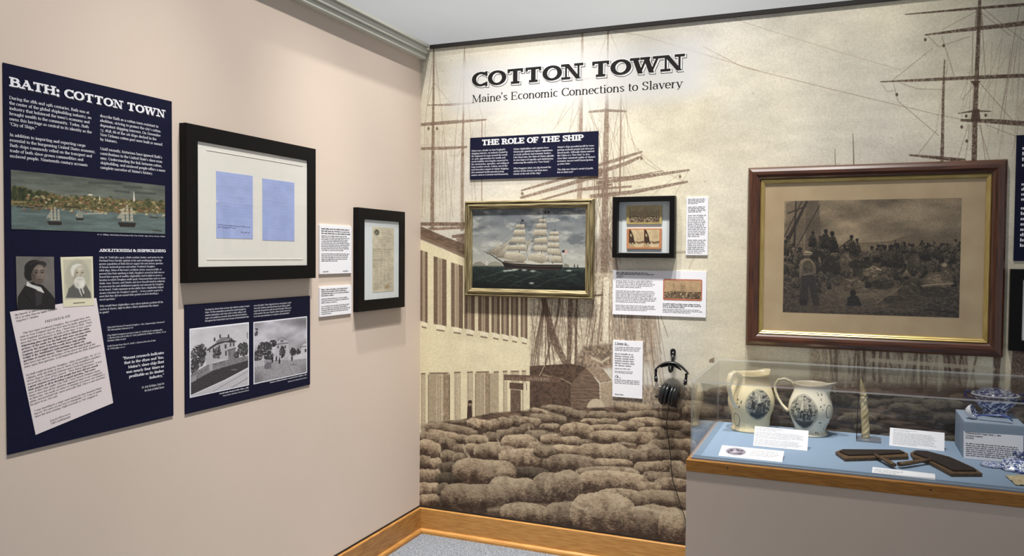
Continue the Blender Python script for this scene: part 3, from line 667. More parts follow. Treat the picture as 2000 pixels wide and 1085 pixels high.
    rows([(600, 62, 130, 40, 5, 1.15), (640, 112, 80, 30), (730, 110, 70, 30), (860, 130, 90, 40), (70, 80, 115, 32, 12), (180, 110, 80, 34, 10), (340, 115, 68, 34), (480, 125, 84, 30, 3), (290, 165, 74, 24), (420, 168, 64, 30), (700, 168, 110, 34, 2, 1.1), (590, 200, 95, 38, 2), (900, 190, 130, 36, 2), (410, 215, 130, 28, 2),
          (740, 238, 90, 34), (180, 235, 116, 58, 3), (120, 312, 84, 36), (-20, 300, 70, 40), (240, 328, 54, 28), (540, 285, 250, 52, 2, 1.05), (880, 275, 110, 44), (960, 340, 110, 50, 3), (820, 340, 90, 44), (110, 385, 114, 46, 3), (-60, 395, 80, 44), (720, 392, 80, 56), (380, 395, 175, 68, 2), (565, 425, 62, 54, 0, .85), (650, 440, 60, 50), (880, 420, 130, 48, 2),
          (450, 480, 135, 38, 3), (140, 482, 170, 68, 3), (740, 512, 116, 50), (900, 500, 80, 46), (970, 560, 80, 82, 0, .9), (400, 545, 210, 40, 0), (790, 592, 106, 54, 3), (440, 620, 250, 80, 2), (900, 640, 120, 50, 2), (730, 665, 80, 50), (80, 665, 130, 126, 3), (510, 728, 160, 54, 3), (830, 755, 220, 70, 2), (70, 870, 130, 90), (760, 930, 200, 126, 5), (940, 955, 130, 140, 5), (375, 860, 225, 155, 6, .98)])
    for p, w in (([(450, 335), (540, 328), (620, 340)], 18), ([(590, 372), (650, 385), (720, 366)], 14), ([(555, 530), (600, 530), (645, 555)], 26), ([(250, 540), (300, 548), (360, 540)], 14), ([(600, 820), (690, 818), (800, 850), (900, 860), (1060, 862)], 24), ([(925, 830), (960, 850), (1010, 862)], 44), ([(70, 560), (110, 575), (160, 590)], 16), ([(90, 770), (140, 780), (200, 820), (250, 830)], 18)):
        c.line(p, w, (188, 174, 148), .85, 5, rough=2)
    for _ in range(90): c.ell(R.uniform(-200, 1000), R.uniform(60, 1000), R.uniform(1.5, 4), R.uniform(1.5, 3), (192, 178, 152), .55)
    c.at(820, 780, 4.174)
    for p, w in (([(355, 370), (370, 420), (400, 465)], 24), ([(630, 320), (655, 380)], 16), ([(525, 280), (555, 345)], 14), ([(455, 380), (445, 440)], 12), ([(150, 380), (175, 450)], 18), ([(885, 225), (895, 255)], 14), ([(925, 310), (960, 335)], 18), ([(1080, 190), (1085, 230)], 12), ([(420, 180), (470, 215)], 24)):
        c.line(p, w, (186, 172, 146), .8, 4, rough=2)
    for _ in range(60): c.ell(R.uniform(0, 1100), R.uniform(170, 900), R.uniform(1.5, 4), R.uniform(1.5, 3), (190, 176, 150), .5)
    # ---- behind the case: hulls and stacked bales under the engraving
    c.at(1400, 640, 1)
    c.poly([(60, 122), (120, 112), (700, 108), (700, 260), (-20, 260), (-60, 150)], (98, 80, 68), .92, 12, tex=.75, cell=(16, 5))
    for _ in range(70):
        x, y = R.uniform(-40, 620), R.uniform(125, 240); c.bale(x, y, R.uniform(20, 46), R.uniform(7, 13), R.uniform(-4, 6), R.uniform(.6, .95))
    c.poly([(180, 30), (480, 30), (500, 120), (185, 118)], (150, 134, 114), .6, 14, tex=.5)
    for _ in range(60):
        x = R.uniform(185, 520); c.line([(x, 20), (x + R.uniform(-22, 22), R.uniform(80, 125))], R.uniform(2, 7), R.choice([(92, 74, 62), (110, 92, 78), (208, 196, 170)]), .75, rough=1.2)
    c.poly([(540, 30), (700, 30), (700, 130), (540, 130)], (104, 86, 74), .9, 4, tex=.6); c.line([(568, 30), (560, 130)], 20, (208, 198, 174), .9, 2); c.line([(300, 62), (540, 80)], 8, (206, 196, 170), .7, 3)
    c.poly([(-15, 62), (-5, 57), (-5, 68), (-15, 68)], (120, 104, 88), .8)
    # ---- seams of the wallpaper and the white glow printed behind the title
    c.at(0, 0, 1)
    for x in (1344, 1392):
        c.line([(1060, 60), (1058, 500)], 1, (176, 164, 142), .25)
    c.grain(.07, 1.5); c.grain(.05, 4)
    sl, X, Y = c.box(c.P([(790, 20), (1480, 20), (1480, 300), (790, 300)]), 2)
    U = np.stack([X / c.w * MX1, 2.74 - Y / c.h * (2.74 - MZ0)], -1)
    dx = np.maximum(np.abs(U[..., 0] - .88) - .58, 0); dz = np.maximum(np.abs(U[..., 1] - 2.50) - .07, 0)
    al = np.clip(1 - np.hypot(dx / .24, dz / .15), 0, 1); al = al * al * (3 - 2 * al) * .86
    c.mix(sl, (208, 208, 209), al)
    return c.image('mural_print')

def cv_text(c, t, x, y, cap, col, sty='reg', a=1.0, dydx=0.0, xs=1.0):
    for ch in t:
        if ch == ' ': x += .34 * cap * xs; continue
        w, rb = gq(ch, sty)
        for A, B in rb:
            Q = np.vstack([A, B[::-1]]); c.poly([(x + q[0] * cap * xs, y - q[1] * cap + dydx * q[0] * cap) for q in Q], col, a, .8)
        x += w * cap * xs; y += dydx * w * cap * xs

def ship_painting():
    c = Cv(760, 540, [(120, 150), (1195, 140), (1195, 930), (120, 915)], (120, 126, 130), 11); R = random.Random(3)
    H, Wd = c.h, c.w; t = np.linspace(0, 1, H)[:, None, None]
    c.a[:] = np.where(t < .72, np.array([98, 106, 114]) * (1 - t / .72) + np.array([168, 168, 158]) * (t / .72), np.array([30, 42, 40]))
    n = c.noise((90, 40), 4)[..., None]; m = np.clip((n - .47) * 3.2, 0, 1) * (t < .72); c.a[:] = c.a * (1 - m * .75) + np.array([182, 182, 174]) * m * .75
    n = c.noise((70, 36), 4)[..., None]; m = np.clip((n - .55) * 3, 0, 1) * (t < .55); c.a[:] = c.a * (1 - m * .6) + np.array([74, 80, 86]) * m * .6
    for x, y, rx, ry in ((290, 250, 80, 40), (320, 370, 70, 45), (700, 230, 70, 30), (1010, 300, 90, 40), (200, 300, 60, 25)): c.ell(x, y, rx, ry, (172, 172, 166), .4, glow=True); c.ell(x + 10, y + 40, rx * .9, ry * .8, (84, 88, 94), .45, glow=True)
    c.poly([(120, 690), (150, 662), (200, 655), (240, 680), (260, 700), (120, 708)], (126, 124, 112), 1, 2); c.poly([(260, 695), (300, 660), (350, 652), (400, 670), (420, 706), (260, 708)], (136, 134, 120), 1, 2); c.poly([(985, 706), (1000, 668), (1035, 680), (1045, 708)], (118, 118, 108), 1, 2)
    c.line([(260, 650), (262, 690)], 8, (200, 196, 180)); c.line([(140, 700), (420, 700)], 10, (74, 78, 70), .7)
    c.poly([(118, 704), (1197, 708), (1197, 940), (118, 930)], (34, 45, 43), 1, 2, (9, 13, 14), .5, (18, 6))
    for k in range(120):
        y = 712 + 210 * R.random() ** 1.2; x = R.uniform(110, 1180); w = 30 + 90 * (y - 700) / 220
        c.line([(x, y), (x + w * .4, y - R.uniform(3, 12)), (x + w, y + R.uniform(2, 14))], R.uniform(2, 7), R.choice([(52, 68, 62), (70, 86, 80), (16, 24, 23), (12, 18, 18)]), .4, 5)
    for p in ([(130, 850), (240, 800), (300, 790), (420, 740), (520, 745)], [(300, 880), (430, 800), (500, 780), (560, 800)], [(480, 890), (600, 830), (720, 790), (780, 770)], [(720, 900), (860, 830), (1000, 800), (1100, 770)], [(960, 740), (1040, 735), (1180, 720)], [(640, 760), (700, 740), (780, 760)]):
        c.line(p, [3, 9], (92, 106, 97), .6, 6, rough=2)
    for x, y in ((440, 745), (480, 740), (520, 735), (545, 728), (620, 735), (700, 745), (690, 860), (1040, 738)): c.ell(x, y, 24, 10, (178, 186, 176), .7, 5)
    # hull
    c.poly([(345, 620), (410, 655), (520, 672), (720, 682), (985, 682), (978, 712), (955, 735), (700, 728), (440, 722), (430, 705), (405, 660)], (30, 27, 28), 1, 1.5); c.line([(400, 655), (560, 690), (760, 700), (975, 695)], 5, (92, 78, 64), .9); c.line([(430, 716), (700, 724), (950, 728)], 7, (72, 48, 42), .9)
    c.poly([(430, 645), (640, 662), (640, 672), (420, 660)], (112, 98, 84), 1, 1, tex=.6); c.line([(620, 660), (700, 662), (720, 672)], 8, (196, 188, 168)); c.line([(730, 676), (985, 672)], 6, (206, 200, 184))
    c.line([(415, 665), (310, 595), (235, 558)], [10, 4], (44, 38, 34))
    for x, y0, y1 in ((585, 270, 660), (795, 200, 670), (905, 340, 670)): c.line([(x - 18, y1), (x, y0)], [7, 3], (58, 48, 40))
    def sail(p, dark=.0):
        c.poly(p, (200 - 60 * dark, 193 - 60 * dark, 172 - 56 * dark), 1, 1.4, (118 - 26 * dark, 111 - 26 * dark, 97 - 24 * dark), .12, 6)
        y = max(q[1] for q in p); L = sorted([q for q in p if q[1] > y - 22]); 
        if len(L) > 1: c.line([L[0], ((L[0][0] + L[-1][0]) / 2, L[0][1] * .5 + L[-1][1] * .5 - 6), L[-1]], 4, (84, 76, 66), .8)
    # jibs and staysails
    sail([(405, 462), (375, 540), (335, 580), (262, 582)], .15); sail([(500, 430), (440, 520), (420, 615), (310, 590), (400, 510)], .3); sail([(480, 480), (440, 560), (430, 620), (345, 615), (390, 560)], .1); sail([(700, 430), (660, 500), (640, 590), (640, 470)], .55); sail([(720, 440), (690, 490), (640, 620), (660, 560)], .45)
    c.line([(590, 290), (260, 575)], 2, (70, 60, 52), .7)
    for T in ([(540, 300, 618, 298, 622, 340, 530, 336), (525, 350, 622, 350, 628, 404, 508, 408), (500, 424, 624, 420, 634, 484, 486, 478), (478, 498, 622, 496, 636, 552, 452, 545), (452, 560, 560, 568, 640, 600, 644, 640, 600, 662, 428, 630, 428, 596)],
              [(758, 250, 818, 250, 822, 282, 748, 282), (738, 292, 822, 292, 830, 338, 722, 338), (716, 352, 826, 350, 832, 410, 698, 408), (712, 432, 828, 420, 838, 482, 708, 486), (714, 500, 830, 500, 834, 562, 710, 552), (660, 590, 760, 568, 820, 590, 822, 650, 790, 672, 652, 640)],
              [(862, 368, 940, 368, 942, 405, 850, 405), (848, 415, 944, 412, 946, 462, 842, 460), (840, 474, 944, 476, 950, 525, 842, 520), (838, 530, 946, 532, 966, 600, 842, 580), (876, 600, 968, 606, 976, 664, 870, 660), (828, 600, 860, 600, 858, 655, 824, 650)]):
        for q in T: sail([(q[i], q[i + 1]) for i in range(0, len(q), 2)])
    for x in (588, 795, 908): c.line([(x, 230 if x < 700 else (160 if x < 850 else 325)), (x, 300)], 2, (40, 36, 34))
    c.poly([(808, 172), (860, 178), (855, 190), (810, 202)], (24, 24, 32)); c.ell(828, 186, 7, 9, (160, 160, 160), .8); c.poly([(592, 250), (612, 254), (608, 274), (594, 272)], (28, 28, 40))
    c.poly([(975, 545), (1024, 540), (1026, 578), (978, 584)], (196, 176, 166)); c.poly([(975, 545), (998, 543), (998, 566), (976, 568)], (30, 32, 52))
    for k in range(3): c.line([(998, 548 + 12 * k), (1024, 545 + 12 * k)], 4, (150, 84, 76), .8)
    c.line([(960, 560), (985, 672)], 3, (58, 48, 40))
    for x, y in ((1090, 690), (1120, 696)): c.poly([(x, y - 25), (x + 10, y + 14), (x - 8, y + 14)], (70, 70, 66))
    for p in ([(585, 290), (420, 650)], [(795, 240), (655, 655)], [(905, 360), (835, 655)], [(585, 290), (660, 650)], [(795, 250), (850, 650)]): c.line(p, 1.4, (66, 58, 52), .45)
    c.grain(.10, 2); return c.image('seascape_paint')

def engraving():
    c = Cv(840, 550, [(243, 238), (1143, 223), (1110, 828), (226, 797)], (128, 112, 90), 21); R = random.Random(9); H = c.h
    t = np.linspace(0, 1, H)[:, None, None]; c.a[:] = np.array([124, 109, 88]) * (1 - t) + np.array([166, 149, 121]) * t
    n = c.noise((160, 60), 4)[..., None]; c.a *= 1 + .5 * (n - .5)
    c.ell(920, 300, 190, 40, (156, 140, 114), .5, glow=True); c.ell(1080, 420, 160, 50, (70, 60, 50), .4, glow=True)
    c.poly([(560, 452), (700, 446), (780, 440), (840, 420), (900, 410), (960, 425), (1030, 440), (1150, 430), (1150, 480), (560, 470)], (106, 92, 74), .9, 4); c.poly([(230, 455), (1150, 458), (1150, 500), (230, 500)], (118, 103, 82), .8, 4)
    g = [(220, 560), (420, 470), (560, 480), (700, 500), (860, 470), (1150, 450), (1150, 850), (200, 850)]
    c.poly(g, (84, 73, 60), 1, 10, (56, 49, 43), .7, (9, 5))
    c.ell(640, 690, 230, 70, (128, 112, 90), .7, glow=True); c.ell(380, 770, 160, 40, (90, 80, 66), .5, glow=True)
    # ship's side, sails and spars at the left
    c.poly([(350, 235), (415, 235), (425, 400), (420, 520), (340, 520)], (84, 72, 60), .7, 6, tex=.3)
    c.poly([(243, 520), (250, 250), (300, 238), (350, 238), (330, 520)], (96, 84, 68), .6, 6, tex=.3)
    for p, w in (([(355, 240), (240, 470)], [10, 22]), ([(300, 240), (285, 540)], [6, 14]), ([(260, 300), (350, 265)], 6), ([(330, 240), (238, 420)], 5), ([(420, 260), (250, 560)], 5)): c.line(p, w, (50, 42, 36), .95)
    for k in range(14): c.line([(300 + 7 * k, 240), (270 + 9 * k, 540)], 1.5, (60, 50, 42), .5)
    def person(x, y, h, tone, lean=0, hat=0, sit=0):
        d = tuple(int(v * tone) for v in (168, 148, 120)); dk = tuple(int(v * .45) for v in d)
        w = h * .2
        c.poly([(x - w, y), (x - w * 1.15 + lean, y - h * .45), (x - w * .6 + lean, y - h * .74), (x + w * .6 + lean, y - h * .74), (x + w * 1.2 + lean, y - h * .4), (x + w * 1.2, y)], d, 1, 1.6, dk, .7, 5)
        c.line([(x + lean - w * .7, y - h * .68), (x - w * 1.5 + lean, y - h * .42), (x - w * .4, y - h * .3)], h * .09, d, .8); c.line([(x - w, y - h * .2), (x + w * .6, y - h * .5)], h * .05, dk, .6)
        c.ell(x + lean * 1.1, y - h * .86, h * .095, h * .12, tuple(int(v * .62) for v in d), 1, 1.4)
        if hat == 1: c.poly([(x + lean - h * .2, y - h * .9), (x + lean, y - h * 1.06), (x + lean + h * .2, y - h * .88)], d, 1, 1.4)
        else: c.ell(x + lean * 1.1, y - h * .92, h * .1, h * .07, (36, 31, 28), .9, 1.4)
    for _ in range(70): person(R.uniform(700, 1130), R.uniform(500, 560), R.uniform(45, 70), R.uniform(.36, .62), R.uniform(-6, 6))
    for _ in range(46): person(R.uniform(240, 620), R.uniform(500, 620), R.uniform(60, 95), R.uniform(.34, .68), R.uniform(-10, 10))
    for q in ((440, 480, 100, .34, 8), (490, 500, 110, .3, -8), (375, 470, 80, .36, 8), (545, 580, 105, .72, 6), (680, 560, 95, .6), (745, 570, 110, .42), (775, 575, 115, .4), (800, 580, 130, .42, 8), (905, 590, 95, .6, -4), (600, 620, 80, .62, -10), (560, 640, 70, .5)): person(*q)
    c.line([(800, 440), (810, 560)], 5, (44, 38, 33)); c.line([(835, 450), (800, 520)], 4, (44, 38, 33)); c.line([(575, 430), (500, 490)], 6, (60, 52, 44)); c.line([(890, 510), (860, 590)], 10, (140, 124, 100))
    for _ in range(60): person(R.uniform(240, 1100), R.uniform(600, 700), R.uniform(50, 80), R.uniform(.32, .62), R.uniform(-14, 14))
    # reclining and seated figures in the middle: folds of pale and dark cloth
    def drape(x, y, w, h, tone, n=40, lean=0):
        c.ell(x, y, w, h, tuple(int(v * tone * .62) for v in (168, 148, 120)), .9, 4, pw=2.3)
        for _ in range(n):
            a, q = R.uniform(0, 6.28), R.random() ** .6; px, py = x + w * .85 * q * math.cos(a), y + h * .85 * q * math.sin(a); t_ = tone * R.choice([1.05, .9, .75, .45, .35]) * (1.1 - .35 * (py - y) / h)
            d = tuple(int(v * t_) for v in (168, 148, 120)); L = R.uniform(.15, .4) * w; sl_ = R.uniform(-.2, .6) + lean; c.line([(px, py), (px + L * .5, py + L * sl_ * .4), (px + L, py + L * sl_)], [R.uniform(2, 6), 1.5], d, .7, 2.5)
    def head(x, y, r=12, dark=1): c.ell(x, y, r, r * 1.2, (78, 66, 54), 1, 2); c.ell(x - 1, y - r * .55, r * 1.05, r * .8, (34, 30, 27) if dark else (148, 132, 106), 1, 2)
    drape(575, 660, 60, 34, .85, 50, -.4); drape(665, 590, 56, 30, .95, 50, .1); drape(545, 545, 30, 44, .8, 30, .3); drape(690, 630, 34, 26, .8, 26); head(655, 540, 14); head(555, 492, 11); head(705, 548, 20); drape(610, 585, 24, 36, .55, 24)
    drape(730, 660, 60, 26, .5, 30); drape(640, 690, 70, 14, .8, 26, -.1); drape(620, 560, 60, 20, .4, 20); drape(1010, 640, 74, 42, .9, 70, .2); head(1045, 570, 13, 0); drape(1055, 610, 30, 34, .8, 26); drape(990, 700, 76, 26, .5, 40); c.line([(930, 668), (1000, 660), (1085, 656)], 9, (146, 130, 106), .9, 4)
    drape(860, 700, 56, 62, .62, 80, .4);  c.poly([(822, 620), (836, 604), (852, 584), (868, 606), (888, 628), (856, 632)], (136, 120, 96), 1, 3, (70, 60, 50)); head(852, 634, 11); c.line([(700, 752), (765, 708), (830, 668)], 3.5, (140, 124, 100), .9);  drape(885, 545, 26, 40, .6, 24); drape(905, 540, 14, 36, .8, 14)
    drape(470, 560, 34, 40, .4, 24); drape(500, 640, 40, 22, .7, 24); drape(780, 740, 50, 22, .5, 24)
    # standing man with a pale hat, child with his back turned
    c.poly([(310, 560), (322, 538), (340, 528), (365, 530), (386, 548), (396, 575), (385, 620), (330, 620)], (134, 117, 94), 1, 3, (84, 72, 60), .15); drape(355, 575, 26, 36, .72, 24, .5); c.line([(318, 560), (318, 620), (350, 608)], 12, (112, 98, 80), .9); c.line([(390, 570), (392, 600), (352, 606)], 11, (104, 90, 74), .9)
    c.poly([(322, 615), (385, 612), (412, 765), (380, 768), (358, 660), (348, 768), (312, 765)], (50, 44, 40), 1, 2, tex=.5); c.ell(352, 512, 14, 16, (70, 58, 48)); c.poly([(332, 512), (345, 488), (368, 494), (382, 500), (372, 512)], (158, 142, 116), 1, 1.5); c.line([(338, 505), (375, 505)], 4, (60, 52, 44))
    c.poly([(548, 770), (552, 728), (575, 712), (605, 720), (624, 768)], (30, 30, 30), 1, 2); c.ell(580, 703, 16, 16, (34, 30, 28), 1, 1.5); c.ell(648, 774, 16, 10, (64, 56, 48)); c.ell(778, 768, 22, 13, (60, 52, 45)); c.ell(330, 745, 22, 16, (40, 35, 32))
    for _ in range(60): c.line([(R.uniform(400, 1080), R.uniform(700, 800)), (R.uniform(400, 1080), R.uniform(760, 810))], 1.5, (118, 104, 84), .25)
    c.line([(940, 786), (1095, 803)], 8, (40, 36, 32)); c.ell(380, 620, 120, 60, (52, 58, 72), .15, glow=True)
    c.grain(.14, 1.6); c.grain(.12, 5); return c.image('engraving_print')

def bay_painting():
    c = Cv(560, 220, [(60, 645), (945, 742), (945, 1018), (68, 985)], (92, 98, 90), 31); R = random.Random(4); t = np.linspace(0, 1, c.h)[:, None, None]
    c.a[:] = np.where(t < .45, np.array([86, 92, 86]) * (1 - t) + np.array([132, 134, 120]) * t, np.array([92, 106, 104])); c.a *= 1 + .25 * (c.noise((60, 10), 3)[..., None] - .5)
    for x, y, w in ((600, 722, 90), (760, 745, 50), (830, 780, 60), (700, 770, 40)): c.line([(x - w, y), (x + w, y + 8)], 14, (56, 60, 58), .6, 6)
    c.poly([(60, 745), (130, 740), (190, 770), (260, 770), (360, 800), (500, 800), (640, 815), (800, 830), (950, 830), (950, 900), (700, 895), (500, 880), (60, 850)], (98, 92, 62), 1, 5, tex=.7)
    for _ in range(80):
        x = R.uniform(60, 300); c.ell(x, 760 + (x - 60) * .16 + R.uniform(-12, 40), 9, R.uniform(10, 22), R.choice([(40, 48, 34), (52, 60, 40), (66, 70, 46)]), .85, 3)
    for _ in range(260):
        x = R.uniform(130, 940); y = 800 + (x - 130) * .05 + R.uniform(-18, 70); s = R.uniform(6, 12); c.poly([(x, y), (x + s * 1.6, y + 2), (x + s * 1.6, y + s), (x, y + s)], R.choice([(168, 152, 112), (146, 118, 82), (112, 92, 62), (190, 178, 142), (84, 78, 54), (126, 84, 64)]), .85, 2)
    for _ in range(60): x = R.uniform(300, 940); c.ell(x, 800 + (x - 300) * .04 + R.uniform(-10, 60), 10, 7, (62, 68, 44), .7, 3)
    c.line([(767, 775), (768, 826)], [3, 10], (206, 202, 184)); c.line([(570, 798), (571, 822)], [2, 8], (200, 194, 172)); c.ell(518, 792, 14, 6, (190, 184, 160))
    c.line([(62, 830), (130, 832)], 10, (160, 140, 104), .8, 4)
    for x, y in ((120, 858), (170, 862), (222, 856), (390, 860), (430, 862)): c.line([(x - 22, y), (x + 22, y + 3)], 6, (40, 38, 36), .9)
    c.line([(480, 900), (590, 898)], 7, (190, 180, 160), .7, 3)
    for x, y, s in ((315, 925, 1.0), (458, 915, .55), (728, 930, 1.2)):
        for k in range(5):
            for m in range(3): c.poly([(x - 26 * s + 20 * s * m, y + (-10 - 16 * k + 22) * s), (x - 10 * s + 20 * s * m - k, y + (-10 - 16 * k + 22) * s), (x - 12 * s + 20 * s * m - k, y + (-24 - 16 * k + 22) * s), (x - 24 * s + 20 * s * m, y + (-24 - 16 * k + 22) * s)], (176, 168, 150), .9, 2) if (k < 4 or m == 1) else None
        c.poly([(x - 44 * s, y + 16 * s), (x + 42 * s, y + 20 * s), (x + 36 * s, y + 40 * s), (x - 34 * s, y + 38 * s)], (44, 40, 38), 1, 1.5); c.poly([(x - 50 * s, y - 2 * s), (x - 24 * s, y - 40 * s), (x - 20 * s, y)], (164, 158, 142), .8, 2)
    for x, y in ((880, 921), (900, 996)): c.line([(x - 22, y), (x + 24, y + 5)], 7, (60, 54, 50), .9)
    c.grain(.12, 2); return c.image('bay_view_print')

def portrait(kind):
    if kind == 0:   # young man, swept dark hair, dark coat
        c = Cv(220, 300, [(80, 78), (272, 80), (278, 345), (86, 345)], (104, 100, 97), 41); c.a *= 1 + .2 * (c.noise(60, 2)[..., None] - .5); c.ell(150, 190, 90, 90, (126, 122, 118), .6, glow=True)
        c.poly([(84, 350), (90, 280), (130, 218), (165, 205), (215, 225), (255, 265), (282, 300), (282, 350)], (38, 37, 38), 1, 2, tex=.3); c.poly([(136, 205), (160, 222), (205, 235), (222, 262), (205, 268), (180, 246), (130, 226)], (206, 204, 200), 1, 2); c.poly([(175, 248), (215, 262), (205, 320), (180, 330)], (56, 55, 56), 1, 2)
        c.ell(172, 138, 50, 42, (36, 35, 36), 1, 6); c.ell(148, 165, 27, 38, (34, 33, 34), 1, 6); c.ell(208, 120, 24, 18, (40, 39, 40), 1, 6); c.line([(150, 118), (180, 104), (214, 106)], 5, (70, 68, 68), .5, 5)
        c.ell(192, 170, 35, 50, (112, 99, 91), 1, 4, 4); c.ell(206, 158, 22, 34, (142, 130, 120), .75, glow=True); c.ell(200, 140, 22, 14, (150, 138, 128), .5, glow=True); c.ell(170, 185, 12, 26, (66, 58, 54), .7, glow=True); c.ell(196, 208, 22, 10, (70, 62, 58), .6, glow=True)
        c.poly([(150, 150), (156, 122), (176, 108), (206, 106), (186, 120), (170, 136), (160, 160), (155, 190), (146, 176)], (36, 35, 36), 1, 5)
        for x in (181, 212): c.ell(x, 160, 10, 6, (64, 56, 52), .6, glow=True); c.ell(x, 161, 5, 3, (28, 26, 26), .9, 2); c.line([(x - 10, 152), (x, 149), (x + 10, 151)], 4, (44, 40, 39), .85, 2.5)
        c.line([(200, 158), (205, 178), (198, 184)], 4, (82, 73, 68), .7, 3); c.ell(206, 176, 4, 5, (150, 138, 128), .6, glow=True); c.line([(186, 198), (198, 196), (211, 198)], 3.5, (52, 44, 43), .9, 2.5); c.line([(190, 204), (206, 204)], 3, (120, 106, 98), .6, 3); c.ell(161, 170, 6, 11, (80, 70, 66), .9, 3)
        c.line([(120, 260), (170, 340)], 4, (22, 22, 23), .8)
    else:           # old man, white beard, oval vignette
        c = Cv(190, 290, [(305, 82), (468, 78), (475, 325), (320, 334)], (222, 216, 190), 43); c.poly([(318, 96), (460, 92), (466, 290), (326, 300)], (196, 192, 170), 1, 2); c.ell(392, 190, 62, 92, (172, 170, 154), .8, 14)
        c.poly([(332, 290), (345, 245), (372, 220), (430, 222), (456, 262), (460, 290)], (84, 84, 82), .9, 6); c.poly([(388, 226), (412, 230), (425, 262), (412, 284), (400, 262)], (206, 206, 198), .9, 3); c.line([(400, 228), (418, 280)], 6, (50, 50, 52))
        c.ell(392, 166, 30, 46, (182, 174, 156), 1, 4); c.ell(400, 150, 20, 22, (214, 208, 192), .7, glow=True); c.ell(376, 180, 10, 26, (142, 134, 118), .6, glow=True)
        c.poly([(360, 178), (354, 150), (364, 126), (390, 116), (416, 124), (392, 130), (376, 144), (370, 186)], (218, 216, 206), 1, 6)
        c.ell(400, 214, 28, 30, (214, 212, 202), 1, 7, pw=2.4); c.ell(412, 222, 14, 18, (232, 230, 222), .7, glow=True); c.ell(388, 226, 12, 14, (180, 178, 168), .6, glow=True); c.line([(382, 195), (402, 192), (420, 195)], 6, (206, 203, 194), 1, 4); c.line([(392, 200), (412, 200)], 2.5, (126, 116, 106), .7, 2)
        for x in (387, 414): c.ell(x, 163, 8, 5, (134, 126, 112), .6, glow=True); c.ell(x, 164, 4, 2.5, (62, 58, 54), .9, 2); c.line([(x - 9, 155), (x, 152), (x + 8, 154)], 3, (136, 130, 120), .8, 2.5)
        c.line([(402, 160), (407, 180), (400, 185)], 3, (140, 131, 116), .8, 2.5)
        for k in range(12): c.line([(370 + 12 * (k % 5), 316 - (k % 5)), (378 + 12 * (k % 5), 315 - (k % 5))], 4, (90, 84, 70), .8)
    c.grain(.08, 1.5); return c.image('portrait_print')

